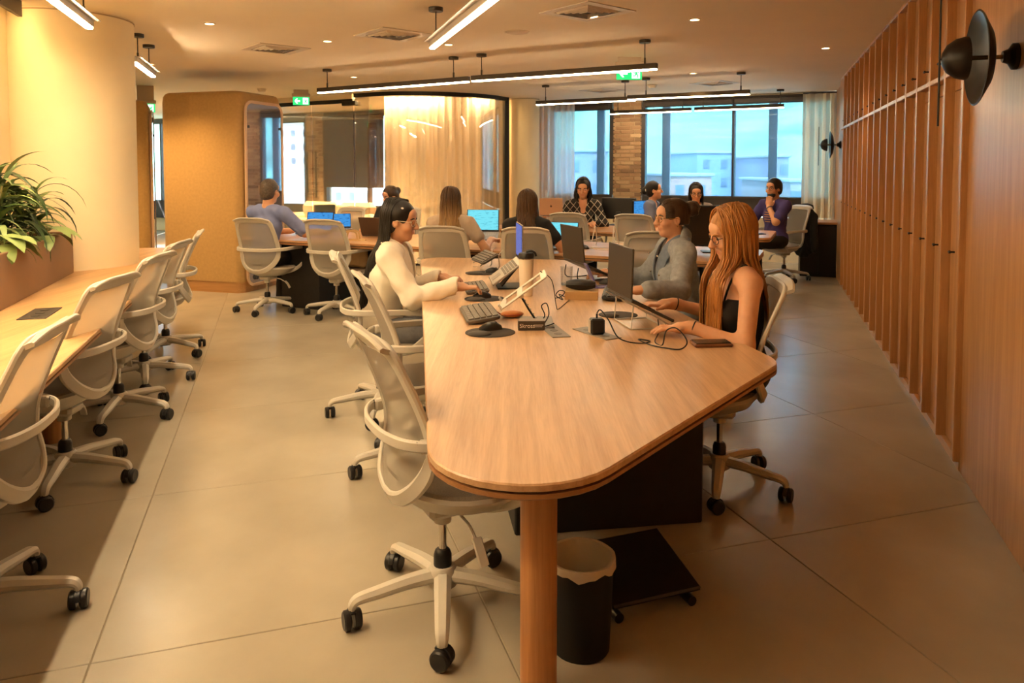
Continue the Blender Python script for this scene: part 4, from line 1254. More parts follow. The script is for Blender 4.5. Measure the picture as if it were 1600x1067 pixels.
monitor('big black monitor, switched off, behind the denim jacket woman', (1.80, 6.52, ZT), R(-8), .54, .36, s_off, .06)
monitor('black monitor seen at an angle right of the plaid shirt woman', (1.40, 9.62, ZT), R(-205), .46, .28, s_off, .08)
monitor('monitor with a blue page behind the denim jacket woman', (1.68, 9.52, ZT), R(38), .34, .24, s_blue, .09)
laptop('rose gold laptop seen from behind in front of the plaid shirt woman', (.52, 9.72, ZT + .13), R(176), R(2), R(100), s_off, rose, .30, .21, None, True)
t = thing('laptop_riser', 'rose gold stand under the rose gold laptop', 'laptop stand', (.52, 9.62, ZT), R(176))
obj('plate', MB().box((0, 0, .12), (.24, .22, .008), 0, .003), rose, t)
for s in (-1, 1): obj('leg', MB().ribbon([(s * .09, -.08, .004), (s * .09, .0, .06), (s * .09, .08, .118)], (0, -1, .7), .04, .008), rose, t)
keyboard('pale keyboard on the middle table, seen through the empty mesh chair', (1.28, 6.62, ZT + .004), R(-10), R(4), .36, .13, mat('key_cream', (.55, .47, .36), .5), mat('kb_cream', (.5, .42, .32), .5))
mouse('black mouse on the middle table beside the brown-haired woman\'s laptop', (.68, 6.82, ZT + .002), R(20))
cable('white cable lying across the middle table', [(.70, 6.9, ZT + .003), (.80, 6.72, ZT + .003), (.92, 6.70, ZT + .003), (1.05, 6.78, ZT + .003), (1.2, 6.8, ZT + .003)], .004, mat('cable_white', (.7, .62, .5), .5))
t = thing('wire_stand', 'pale wire laptop stand standing empty on the middle table', 'laptop stand', (.88, 6.95, ZT), R(-20))
for s in (-1, 1): obj('side_wire', MB().tube(spl([(s * .11, -.10, .004), (s * .11, .10, .004), (s * .10, .08, .12), (s * .09, -.02, .20), (s * .10, -.1, .06)], 4), .005, 6), bar, t)
obj('cross_wire', MB().tube([(-.11, -.10, .004), (.11, -.10, .004)], .005, 6), bar, t)
t = thing('spray_bottle', 'small white dispenser bottle in front of the plaid shirt woman', 'bottle', (.90, 9.10, ZT), R(0))
obj('body', MB().lathe([(.03, 0), (.032, .004), (.032, .11), (.012, .135), (.012, .15)], 16), mat('white_plastic', (.75, .7, .62), .4), t)
obj('nozzle', MB().box((-.015, 0, .165), (.055, .02, .022), 0, .005), MATS['white_plastic'], t)
t = thing('phone', 'black phone near the right end of the far table', 'phone', (2.78, 8.28, ZT), R(20))
obj('body', MB().box((0, 0, .005), (.16, .08, .009), 0, .003), blackp, t)
obj('glass', MB().box((0, 0, .0099), (.15, .073, .001)), s_off, t)
# --- under and around
t = thing('waste_bin', 'black waste bin with a pale liner under the near table end', 'bin', (.215, 2.24, 0))
obj('bucket', MB().lathe([(.088, 0), (.09, .004), (.102, .285), (.104, .29), (.099, .29), (.086, .01)], 32), mat('bin_black', (.004, .004, .004), .7), t)
lin = []
for r0, z0 in ((.080, .16), (.0965, .292), (.107, .294), (.1085, .268)):
    lin.append([((r0 + .0012 * math.sin(1.3 * k)) * math.cos(2 * PI * k / 40), (r0 + .0012 * math.sin(1.3 * k)) * math.sin(2 * PI * k / 40), z0 + (.006 * math.sin(.8 * k) + .004 * math.sin(1.9 * k) if z0 < .28 and r0 > .1 else 0)) for k in range(40)])
obj('liner', MB().loft(lin, False), mat('bin_liner', (.62, .55, .45), .5), t)
t = thing('footrest', 'black tilting footrest on the floor behind the waste bin', 'footrest', (.43, 2.55, 0), R(20))
obj('plate', MB().box((0, 0, .10), (.34, .30, .018), 0, .006, Matrix.Rotation(R(14), 4, 'X')), blackp, t)
for s in (-1, 1):
    obj('foot_bar', MB().tube([(s * .14, -.16, .018), (s * .14, .16, .018)], .017, 12), blackp, t)
    obj('strut', MB().tube([(s * .14, .0, .02), (s * .13, .02, .10)], .009, 8), blackp, t)
obj('axle', MB().tube([(-.14, -.1, .03), (.14, -.1, .03)], .006, 8), chrome, t)
t = thing('tote_bag', 'tan cloth bag with two straps by the empty chair beside the blue t-shirt man', 'bag', (-1.66, 7.62, .468), R(-10))
r_ = []
for z, a, b in ((0, .15, .07), (.02, .165, .085), (.14, .16, .075), (.26, .15, .045), (.28, .148, .04)):
    r_.append([(a * math.copysign(abs(math.cos(q)) ** .6, math.cos(q)), b * math.copysign(abs(math.sin(q)) ** .6, math.sin(q)), z + .012 * math.sin(3 * q)) for q in [2 * PI * k / 24 for k in range(24)]])
obj('sack', MB().loft(r_, True), mat('tan_canvas', (.52, .36, .18), .9, var=.08, vscale=20, bump=.3, bscale=150), t)
for s in (-1, 1): obj('strap', MB().ribbon(spl([(-.07, s * .03, .27), (-.05, s * .035, .36), (.05, s * .035, .36), (.07, s * .03, .27)], 5), (0, 1, 0), .02, .004), MATS['tan_canvas'], t)
# --- inside the glass room
cream = mat('sofa_cream', (.68, .54, .42), .9, bump=.2, bscale=200)
t = thing('sofa', 'cream sofa inside the glass meeting room', 'sofa', (-3.35, 13.4, 0), R(-25))
obj('seat_base', MB().box((0, 0, .22), (1.7, .75, .40), 0, .05), cream, t)
for x in (-.42, .42): obj('back_cushion', MB().box((x, .30, .62), (.82, .20, .46), 0, .08), cream, t)
for x in (-.80, .80): obj('armrest', MB().box((x, 0, .44), (.16, .75, .42), 0, .06), cream, t)
for x in (-.40, .40): obj('seat_cushion', MB().box((x, -.06, .46), (.78, .60, .12), 0, .04), cream, t)
monitor('small black monitor inside the glass room behind the blue t-shirt man', (-3.25, 12.75, .62), R(10), .36, .20, s_off, .03)
t = thing('low_cabinet', 'low pale cabinet inside the glass room behind the blue t-shirt man', 'cabinet', (-3.45, 12.72, 0), R(-26))
obj('carcass', MB().box((0, 0, .30), (1.2, .4, .60), 0, .01), cream, t)
for x in (-.3, .3): obj('door', MB().box((x, -.205, .31), (.57, .014, .52), 0, .004), mat('cab_grey', (.5, .42, .34), .6), t)
t = thing('armchair', 'brown rounded armchair seen through the glass beside the phone booth', 'armchair', (-4.75, 13.5, 0), R(-20))
brn = mat('armchair_brown', (.26, .17, .10), .8)
obj('shell', MB().lathe([(.30, .30), (.36, .42), (.37, .75), (.33, .80), (.30, .76), (.29, .45)], 28), brn, t)
obj('cushion', MB().lathe([(.27, .34), (.29, .40), (.27, .47), (.1, .48)], 24), brn, t)
for a in range(4): obj('leg', MB().tube([(.2 * math.cos(a * PI / 2 + .8), .2 * math.sin(a * PI / 2 + .8), .32), (.27 * math.cos(a * PI / 2 + .8), .27 * math.sin(a * PI / 2 + .8), 0)], .014, 8), blackm, t)
# ------------------------------------------------------------------ people: signed-distance bodies turned into one smooth surface
def V3(*a): return np.array(a, dtype=np.float64)
def nrm(v): return v / (np.linalg.norm(v) + 1e-12)
class Field:
    def __init__(s, lo, hi, h):
        s.lo = np.array(lo, float); s.h = h
        s.n = np.ceil((np.array(hi) - s.lo) / h).astype(int) + 1
        s.F = np.full(s.n, .12, np.float32)
    def box(s, lo, hi):
        a = np.clip(np.floor((lo - s.lo) / s.h).astype(int), 0, s.n - 1)
        b = np.clip(np.ceil((hi - s.lo) / s.h).astype(int) + 1, 0, s.n)
        if np.any(b <= a): return None
        ax = [(s.lo[i] + s.h * np.arange(a[i], b[i])).astype(np.float32) for i in range(3)]
        return tuple(slice(a[i], b[i]) for i in range(3)), ax[0][:, None, None], ax[1][None, :, None], ax[2][None, None, :]
    def put(s, sl, d, k, sub):
        A = s.F[sl]
        if sub:
            hh = np.clip(.5 - .5 * (A + d) / k, 0, 1)
            s.F[sl] = A * (1 - hh) - d * hh + k * hh * (1 - hh)
        else:
            hh = np.clip(.5 + .5 * (A - d) / k, 0, 1)
            s.F[sl] = A * (1 - hh) + d * hh - k * hh * (1 - hh)
    def cone(s, a, b, ra, rb, k=.02, sub=False):
        a = np.array(a, float); b = np.array(b, float); m = max(ra, rb) + k + .03
        q = s.box(np.minimum(a, b) - m, np.maximum(a, b) + m)
        if q is None: return
        sl, X, Y, Z = q; d = b - a; L = max(d @ d, 1e-9)
        t = np.clip(((X - a[0]) * d[0] + (Y - a[1]) * d[1] + (Z - a[2]) * d[2]) / L, 0, 1)
        D = np.sqrt((X - a[0] - t * d[0]) ** 2 + (Y - a[1] - t * d[1]) ** 2 + (Z - a[2] - t * d[2]) ** 2) - (ra + (rb - ra) * t)
        s.put(sl, D, k, sub)
    def ell(s, c, r, Rm=None, k=.02, sub=False):
        c = np.array(c, float); r = np.array(r, float); m = max(r) + k + .03
        q = s.box(c - m, c + m)
        if q is None: return
        sl, X, Y, Z = q; X = X - c[0]; Y = Y - c[1]; Z = Z - c[2]
        if Rm is not None: X, Y, Z = [Rm[0][i] * X + Rm[1][i] * Y + Rm[2][i] * Z for i in range(3)]
        k0 = np.sqrt((X / r[0]) ** 2 + (Y / r[1]) ** 2 + (Z / r[2]) ** 2)
        k1 = np.sqrt((X / r[0] ** 2) ** 2 + (Y / r[1] ** 2) ** 2 + (Z / r[2] ** 2) ** 2) + 1e-9
        s.put(sl, k0 * (k0 - 1) / k1, k, sub)
    def chain(s, pts, rs, k=.02):
        for i in range(len(pts) - 1): s.cone(pts[i], pts[i + 1], rs[i], rs[i + 1], k)
    def fold(s, amp, seed=0):
        X, Y, Z = [(s.lo[i] + s.h * np.arange(s.n[i])).astype(np.float32) for i in range(3)]
        X = X[:, None, None]; Y = Y[None, :, None]; Z = Z[None, None, :]
        w = np.sin(31 * X + 17 * Z + 4 * np.sin(11 * Y + seed) + seed) * np.sin(23 * Y - 29 * Z + 3 * np.sin(13 * X + 2 * seed)) + .5 * np.sin(53 * Z + 21 * Y + 5 * np.sin(17 * X))
        s.F += (amp * w).astype(np.float32)
    def mesh(s, name):
        F = s.F; n = np.array(F.shape); S_ = F < 0
        c = np.zeros(n - 1, np.int8)
        for i in (0, 1):
            for j in (0, 1):
                for k in (0, 1): c += S_[i:n[0] - 1 + i, j:n[1] - 1 + j, k:n[2] - 1 + k]
        act = np.argwhere((c > 0) & (c < 8))
        idx = np.full(n - 1, -1, np.int32); idx[tuple(act.T)] = np.arange(len(act))
        acc = np.zeros((len(act), 3)); cnt = np.zeros(len(act))
        cor = [(i, j, k) for i in (0, 1) for j in (0, 1) for k in (0, 1)]
        for p in cor:
            for ax in range(3):
                if p[ax]: continue
                q = list(p); q[ax] = 1
                fa = F[act[:, 0] + p[0], act[:, 1] + p[1], act[:, 2] + p[2]]; fb = F[act[:, 0] + q[0], act[:, 1] + q[1], act[:, 2] + q[2]]
                m = (fa < 0) != (fb < 0)
                t = np.where(m, fa / np.where(fa == fb, 1, fa - fb), 0)
                w = np.tile(np.array(p, float), (len(act), 1)); w[:, ax] = t
                acc[m] += w[m]; cnt[m] += 1
        V = s.lo + s.h * (act + acc / cnt[:, None])
        Q = []
        for ax in range(3):
            u, w = [(1, 2), (2, 0), (0, 1)][ax]
            a = [slice(None)] * 3; b = [slice(None)] * 3; a[ax] = slice(0, -1); b[ax] = slice(1, None)
            e = np.argwhere(S_[tuple(a)] != S_[tuple(b)])
            e = e[(e[:, u] > 0) & (e[:, w] > 0) & (e[:, u] < n[u] - 1) & (e[:, w] < n[w] - 1)]
            ins = S_[e[:, 0], e[:, 1], e[:, 2]]
            def cell(du, dw):
                g = e.copy(); g[:, u] += du; g[:, w] += dw
                return idx[g[:, 0], g[:, 1], g[:, 2]]
            q = np.stack([cell(-1, -1), cell(0, -1), cell(0, 0), cell(-1, 0)], 1)
            q[~ins] = q[~ins][:, ::-1]
            Q.append(q)
        Q = np.concatenate(Q); Q = Q[(Q >= 0).all(1)]
        me = bpy.data.meshes.new(name)
        me.vertices.add(len(V)); me.vertices.foreach_set('co', V.astype(np.float32).ravel())
        me.loops.add(Q.size); me.loops.foreach_set('vertex_index', Q.astype(np.int32).ravel())
        me.polygons.add(len(Q)); me.polygons.foreach_set('loop_start', np.arange(0, Q.size, 4, dtype=np.int32))
        me.update(calc_edges=True); me.validate(); me.shade_smooth()
        return me, V
def rotz(a): c, s = math.cos(a), math.sin(a); return np.array([[c, -s, 0], [s, c, 0], [0, 0, 1]])
def rotx(a): c, s = math.cos(a), math.sin(a); return np.array([[1, 0, 0], [0, c, -s], [0, s, c]])
def roty(a): c, s = math.cos(a), math.sin(a); return np.array([[c, 0, s], [0, 1, 0], [-s, 0, c]])
def ik(S_, W, l1, l2, hint):
    d = W - S_; L = np.linalg.norm(d)
    if L > (l1 + l2) * .985: k = (l1 + l2) * .985 / L; W = S_ + d * k; d = W - S_; L = np.linalg.norm(d)
    u = d / L; a = (l1 * l1 - l2 * l2 + L * L) / (2 * L); hgt = math.sqrt(max(l1 * l1 - a * a, 0))
    h = hint - u * (hint @ u)
    return S_ + u * a + nrm(h) * hgt, W
skin_l = mat('skin', (.62, .37, .235), .48, var=.05, vscale=30, attr='tint', sss=.06)
hairmats = {}
def hairmat(name, c1, c2, attr=None):
    m = mat(name, c1, .36, var=.35, vscale=14, vstretch=(5, 5, .35), bump=.4, bscale=120, attr=attr, spec=.4)
    return m
eyew = mat('eye_white', (.75, .68, .6), .3); eyed = mat('eye_dark', (.02, .012, .008), .15)
def bmesh_obj(name, me, m, parent): return obj(name, me, m, parent)

def person(label, loc, heading, h=.008, sc=1., lean=12, male=False, head=(0, 10), hands=((.22, .42, .80), (-.22, .42, .80)), grip=((0, 1, -.15), (0, 1, -.15)), hint=None, skin=(1, 1, 1), top='jacket', topmat=None, shirt=None, legmat=None, sleeve=1., neck_v=.07, legs=True, hair=None, hairm=None, glasses=None, extra=None, roll=0., seatz=.50, curl=.35, vneck=False):
    """local frame: +Y is forward; hands = right (+X) then left (-X) wrist targets"""
    g = thing('person', label, 'person', loc, R(heading - 90))
    ln = R(lean); fw = V3(0, math.sin(ln), math.cos(ln)); ft = V3(0, math.cos(ln), -math.sin(ln))
    w = 1.12 if male else 1.
    P = V3(0, 0, seatz + .07); C = P + fw * .28 * sc; N = P + fw * .475 * sc
    H = N + nrm(fw * .5 + V3(0, .12, .75)) * .165 * sc
    Rh = rotz(R(head[0])) @ rotx(R(-head[1])) @ roty(R(roll))
    sh = []; el = []; wr = []
    for i, s in ((0, 1), (1, -1)):
        S_ = N + V3(s * .172 * w * sc, -.005, -.045 * sc)
        hn = np.array((hint[i] if hint else (s * .5, -.35, -1)), float)
        e, w_ = ik(S_, np.array(hands[i], float), .285 * sc, .245 * sc, hn)
        sh.append(S_); el.append(e); wr.append(w_)
    hip = [V3(s * .092 * w, .03, seatz + .045) for s in (1, -1)]
    kn_ = [V3(s * .12, .44, seatz + .035) for s in (1, -1)]
    an = [V3(s * .12, .40, .085) for s in (1, -1)]
    allp = np.array(sh + el + wr + [H + V3(0, 0, .16), P, an[0], an[1], kn_[0], kn_[1]])
    lo = allp.min(0) - .17; hi = allp.max(0) + .17; lo[2] = max(lo[2], -.01)
    f = Field(lo, hi, h)
    Rt = np.stack([V3(1, 0, 0), ft, fw], 1)
    def torso(f, t, k=.05):
        f.ell(P + V3(0, -.005, .01), (.155 * w + t, .115 + t, .11 + t), None, k)
        f.ell(P + fw * .14 * sc, (.128 * w + t, .095 + t, .14 + t), Rt, k)
        f.ell(C, (.150 * w + t, .105 + t, .135 + t), Rt, k)
        if not male:
            for s in (1, -1): f.ell(C + V3(s * .07, .075, -.005), (.062 + t, .055 + t, .062 + t), Rt, .04)
        f.cone(sh[0] + V3(-.02, 0, 0), sh[1] + V3(.02, 0, 0), .056 + t, .056 + t, k)
        f.cone(N + V3(-.09 * w, -.01, -.02), N + V3(.09 * w, -.01, -.02), .045 + t, .045 + t, .05)
    def arm(f, i, t, fr=1., k=.03):
        ru, re, rw = (.047 * w + t, .038 * w + t, .026 * w + t)
        if fr >= 1.:
            f.chain([sh[i], el[i]], [ru, re], k); e2 = el[i] + (wr[i] - el[i]) * (fr - 1.) if fr < 2 else wr[i]
            if fr > 1.: f.cone(el[i], e2, re, re + (rw - re) * min(1, fr - 1.), k)
        else: f.cone(sh[i], sh[i] + (el[i] - sh[i]) * fr, ru, ru * .97 + .003, k)
    torso(f, 0)
    for i in (0, 1): arm(f, i, 0, 2.)
    f.cone(N + V3(0, -.012, -.03), H + Rh @ V3(0, -.018, -.07), .054 * (1.1 if male else .95), .05 * (1.12 if male else .92), .03)
    # head
    def hp(x, y, z): return H + Rh @ V3(x, y, z) * sc
    def he(c, r, k=.012, sub=False): f.ell(hp(*c), np.array(r) * sc, Rh, k, sub)
    he((0, -.012, .032), (.073, .094, .088)); he((0, .022, -.035), (.060, .066, .080), .025); he((0, .060, -.092), (.030, .026, .022), .03)
    he((0, .072, .045), (.052, .022, .035), .03)
    for s in (1, -1):
        he((s * .034, .095, .006), (.016, .013, .010), .012, True)
        he((s * .04, .064, -.028), (.026, .028, .026), .02)
        he((s * .074, -.006, -.008), (.010, .020, .030), .006); he((s * .082, -.002, -.006), (.006, .011, .016), .006, True)
    f.cone(hp(0, .090, .016), hp(0, .113, -.026), .009 * sc, .0125 * sc, .010)
    for s in (1, -1): f.ell(hp(s * .011, .103, -.030), V3(.009, .011, .008) * sc, Rh, .008)
    f.cone(hp(-.016, .0845, -.055), hp(.016, .0845, -.055), .0075 * sc, .0075 * sc, .006)
    f.cone(hp(-.014, .082, -.066), hp(.014, .082, -.066), .0085 * sc, .0085 * sc, .006)
    f.cone(hp(-.02, .095, -.0605), hp(.02, .095, -.0605), .003, .003, .003, True)
    # hands
    for i, s in ((0, 1), (1, -1)):
        d = nrm(np.array(grip[i], float)); side = nrm(np.cross(d, V3(0, 0, 1))); up = np.cross(side, d)
        Rp = np.stack([side, d, up], 1)
        pc = wr[i] + d * .045
        f.cone(el[i] + (wr[i] - el[i]) * .9, pc, .026 * w, .026, .02)
        f.ell(pc + d * .012, (.040 * w, .050, .0165), Rp, .018)
        for q in range(4):
            o = (-.030 + .020 * q) * s * -1
            b0 = pc + d * .052 + side * o; Lf = (.066, .078, .073, .056)[q if s < 0 else q]
            sp = side * o * .35
            p1 = b0 + nrm(d + sp * 2) * Lf * .45 + up * .006
            a2 = nrm(d + sp * 2) * math.cos(curl * 2) - up * math.sin(curl * 2)
            p2 = p1 + a2 * Lf * .36
            a3 = nrm(d) * math.cos(curl * 3.2) - up * math.sin(curl * 3.2)
            f.chain([b0 - d * .02, p1, p2, p2 + a3 * Lf * .26], [.0098, .0088, .0080, .0068], .006)
        tb = pc - d * .015 + side * (-s) * .034
        f.chain([tb, tb + d * .032 + side * (-s) * .022 - up * .006, tb + d * .062 + side * (-s) * .024 - up * .012], [.0135, .0105, .0082], .008)
    for i in (0, 1):
        f.chain([hip[i], kn_[i], an[i]], [.078, .052, .036], .03)
        f.cone(an[i] + V3(0, -.03, -.05), an[i] + V3(0, .12, -.058), .03, .026, .02)
    me, Vv = f.mesh('body')
    L_ = (Vv - H) @ Rh / sc
    tint = np.ones((len(Vv), 4), np.float32); tint[:, :3] *= np.array(skin)
    lip = np.exp(-((L_[:, 0] / .021) ** 2) ** 2 - ((L_[:, 2] + .0605) / .0105) ** 4) * (L_[:, 1] > .06)
    tint[:, :3] *= 1 - lip[:, None] * np.array([.10, .34, .28])
    chk = np.exp(-((np.abs(L_[:, 0]) - .042) / .022) ** 2 - ((L_[:, 2] + .025) / .022) ** 2) * (L_[:, 1] > .03)
    tint[:, :3] *= 1 - chk[:, None] * np.array([0, .06, .06])
    at = me.attributes.new('tint', 'FLOAT_COLOR', 'POINT'); at.data.foreach_set('color', tint.ravel())
    obj('body', me, skin_l, g)
    def M4(x, y, z, Rm=Rh):
        m = Matrix([list(Rm[r]) + [0] for r in range(3)] + [[0, 0, 0, 1]]); p = hp(x, y, z)
        m.translation = Vector(p); return m
    for s in (1, -1):
        e = obj('eye', MB().ball((0, 0, 0), (.0135, .009, .0085), 12, 8, M4(s * .033, .0775, .006)), eyew, g)
        obj('iris', MB().ball((0, 0, 0), (.0065, .004, .0065), 10, 6, M4(s * .033, .0845, .0045)), eyed, e)
        br_ = [hp(s * .014, .0955, .022), hp(s * .032, .0925, .028), hp(s * .052, .078, .022)]
        obj('eyebrow', MB().tube(spl(br_, 4), [.0022 + .0022 * math.sin(PI * min(1, (k + 2) / 10)) for k in range(9)], 6), hairm, g)
    # clothes
    def fld(z0=0., pad=0.): return Field(lo, hi, h)
    if top:
        f = fld(); t = {'jacket': .017, 'shirt': .010, 'tank': .005, 'tee': .012}[top]
        torso(f, t)
        if top != 'tank':
            for i in (0, 1): arm(f, i, t + (.006 if top == 'jacket' else .004), sleeve)
        if top == 'jacket': f.cone(N + V3(0, -.02, -.02), N + V3(0, -.035, .05), .075, .066, .03)
        f.F[:, :, :max(0, int((P[2] - .05 - f.lo[2]) / h))] = .1
        f.fold(.0042 if top == 'jacket' else (.003 if top != 'tank' else .001), heading * .1)
        if top == 'tank':
            f.F[:, :, int((C[2] + .075 * sc - f.lo[2]) / h):] = .1
            for i in (0, 1): f.cone(sh[i] + V3(0, 0, .03), el[i], .07, .05, .02, True)
            f.ell(N + V3(0, .12, -.10), (.10, .10, .07), None, .02, True)
        else:
            f.cone(H + V3(0, 0, .02), N + V3(0, .012, -.005), .066, .058, .012, True)
            f.ell(N + V3(0, .085, -.01), (.055, .07, neck_v), None, .015, True)
            if top == 'jacket' or vneck:
                for j in range(7 if top == 'jacket' else 3):
                    q = j / 6; c = N + V3(0, .10, .0) * (1) - fw * (.02 + .26 * q) + ft * .03
                    f.ell(c, (.055 * (1 - q) + .012, .08, .05), Rt, .012, True)
            for i in (0, 1):
                if sleeve >= 1.98:
                    d = nrm(np.array(grip[i], float)); f.cone(wr[i] + d * .03, wr[i] + d * .12, .045, .06, .006, True)
        me, _ = f.mesh('top'); nm = {'jacket': 'jacket', 'shirt': 'shirt', 'tee': 't_shirt', 'tank': 'tank_top'}[top]
        obj(nm, me, topmat, g)
        if top == 'tank':
            for s in (1, -1):
                st = [C + V3(s * .085, .105, .04), N + V3(s * .098, .055, -.035), N + V3(s * .105, -.005, .032), N + V3(s * .10, -.075, -.03), C + V3(s * .08, -.10, .06)]
                obj('strap', MB().tube(spl(st, 5), .005, 6), topmat, g)
    if shirt is not None:
        f = fld(); torso(f, .006); f.F[:, :, :max(0, int((P[2] - .04 - f.lo[2]) / h))] = .1
        f.cone(H + V3(0, 0, .02), N + V3(0, .012, -.005), .066, .058, .012, True); f.ell(N + V3(0, .09, -.02), (.07, .07, .09), None, .015, True)
        me, _ = f.mesh('shirt'); obj('undershirt', me, shirt, g)
    if legs:
        f = fld(); f.ell(P + V3(0, 0, -.01), (.168 * w, .128, .105), None, .04)
        for i in (0, 1): f.chain([hip[i], kn_[i], an[i] + V3(0, 0, .0)], [.092, .066, .056], .03)
        f.F[:, :, int((P[2] + .06 - f.lo[2]) / h):] = .1
        f.fold(.002, 3); me, _ = f.mesh('trousers'); obj('trousers', me, legmat, g)
        for i in (0, 1):
            f2 = Field(an[i] - .12 + V3(0, 0, .04), an[i] + V3(.12, .22, .08), .008)
            f2.cone(an[i] + V3(0, -.03, -.045), an[i] + V3(0, .12, -.055), .040, .034, .02)
            f2.F[:, :, :max(0, int((.004 - f2.lo[2]) / .008))] = .1
            me, _ = f2.mesh('shoe'); obj('shoe', me, mat('shoe_dark', (.02, .018, .016), .5), g)
    ctx = dict(H=H, Rh=Rh, hp=hp, N=N, C=C, P=P, fw=fw, ft=ft, sh=sh, el=el, wr=wr, g=g, sc=sc, lo=lo, hi=hi, M4=M4, h=h, w=w, Rt=Rt, grip=grip)
    if hair: hair(ctx, hairm)
    if glasses is not None:
        mb = MB()
        for s in (1, -1):
            pts = [hp(s * .033 + .0235 * math.cos(a), .1005 - .012 * (abs(.0235 * math.cos(a) * s + .033) / .06) ** 2 * 1.2, .003 + .0205 * math.sin(a)) for a in [2 * PI * k / 20 for k in range(21)]]
            mb.tube(pts, .0018, 6, False)
            mb.tube([hp(s * .0565, .092, .008), hp(s * .074, .06, .008), hp(s * .08, .0, .006), hp(s * .08, -.02, -.004)], .0018, 6)
        mb.tube([hp(-.0095, .104, .006), hp(0, .108, .009), hp(.0095, .104, .006)], .0018, 6)
        obj('glasses', mb, glasses, g)
    if extra: extra(ctx)
    return g

# ---------------------------------------------------------------- hair
hrng = random.Random(5)
def cap(ctx, m, t=.013, front=.058, hairline=.055, ear=-.02, back=-.07, more=None, name='hair', sub=True):
    H, Rh, hp, sc = ctx['H'], ctx['Rh'], ctx['hp'], ctx['sc']
    f = Field(np.minimum(ctx['lo'], H - .3), H + .22, max(.005, ctx['h']))
    f.lo = f.lo
    f.ell(hp(0, -.016, .036), V3(.074 + t, .094 + t, .088 + t) * sc, Rh, .01)
    f.ell(hp(0, -.045, -.02), V3(.066 + t, .06 + t, .075) * sc, Rh, .02)
    if sub:
        f.ell(hp(0, .115, -.03), V3(.085, .085, .105) * sc, Rh, .012, True)      # face opening
        for s in (1, -1): f.ell(hp(s * .085, .022, -.045), V3(.03, .045, .055) * sc, Rh, .012, True)
    if sub == 'up': f.ell(hp(0, -.02, -.115), V3(.12, .15, .085) * sc, Rh, .012, True)
    if more: more(f)
    f.fold(.0012, 2)
    me, _ = f.mesh(name)
    return obj(name, me, m, ctx['g'])
def strands(ctx, m, n, length, phimax=1.9, r=.0045, off=.014, part=0., clump=.5, pushx=.20, pushy=.125, pushf=None, wave=.006, frontfall=0., phimin=0., shade=None, tz=None, back_only=False, name='strand_layer', drift=(0, 0)):
    H, Rh, sc, N = ctx['H'], ctx['Rh'], ctx['sc'], ctx['N']
    mb = MB(); cols = []
    ex = V3(.075 + off, .096 + off, .09 + off) * sc; c0 = H + Rh @ V3(0, -.014, .034) * sc
    for i in range(n):
        s = 1 if i % 2 else -1
        phi = s * (phimin + (phimax - phimin) * hrng.random() ** .8)     # 0 = back of the head
        ys = hrng.uniform(-.06, .055)
        pts = []
        o = hrng.uniform(-.003, .006)
        for k in range(9):
            th = (k / 8) * R(98)
            sx = math.sin(th)
            p = V3((ex[0] + o) * sx * math.sin(phi) + part * (1 - sx), -(ex[1] + o) * sx * math.cos(phi) + ys * (1 - sx) * 1.0, (ex[2] + o) * math.cos(th) - .10 * abs(ys) * (1 - sx))
            pts.append(c0 + Rh @ p)
        L = length * (1.06 - .46 * hrng.random() ** 1.6); p = pts[-1].copy(); acc = 0; ph = hrng.uniform(0, 6.28)
        tw = hrng.uniform(-.010, .010)
        ax = ctx['P'] + ctx['fw'] * .3
        while acc < L:
            acc += .035
            p = p + V3(tw * .3 + wave * math.sin(acc * 28 + ph) + drift[0] * .035, drift[1] * .035, -.035)
            if p[2] < N[2] + .06:
                tt = (p[2] - ctx['P'][2]) / max(ctx['fw'][2], .3); cen = ctx['P'] + ctx['fw'] * tt
                dx, dy = p[0] - cen[0], p[1] - cen[1]
                py = pushf if (pushf and dy > 0) else pushy
                e = math.hypot(dx / pushx, dy / py)
                bl = min(1, (N[2] + .06 - p[2]) / .10)
                if e < 1:
                    # slide off the shoulders to the front or the back
                    ty = math.copysign(py * math.sqrt(max(0, 1 - min(.95, (dx / pushx) ** 2))), dy if abs(dy) > .001 else -1)
                    p[1] += (cen[1] + ty - p[1]) * bl * .55
            pts.append(p.copy())
        nn = len(pts)
        mb.tube([Vector(q) for q in pts], [r * (.6 + .4 * min(1, k / 4)) * (1 - .75 * max(0, (k / nn - .7) / .3)) for k in range(nn)], 5)
    me = mb.mesh(name, 180)
    if shade:
        co = np.empty(len(me.vertices) * 3, np.float32); me.vertices.foreach_get('co', co); z = co.reshape(-1, 3)[:, 2]
        t = np.clip((shade[2] - z) / max(1e-3, shade[2] - shade[3]), 0, 1)[:, None]
        cl = np.ones((len(z), 4), np.float32); cl[:, :3] = np.array(shade[0]) * (1 - t) + np.array(shade[1]) * t
        at = me.attributes.new('tint', 'FLOAT_COLOR', 'POINT'); at.data.foreach_set('color', cl.ravel())
    return obj(name, me, m, ctx['g'])
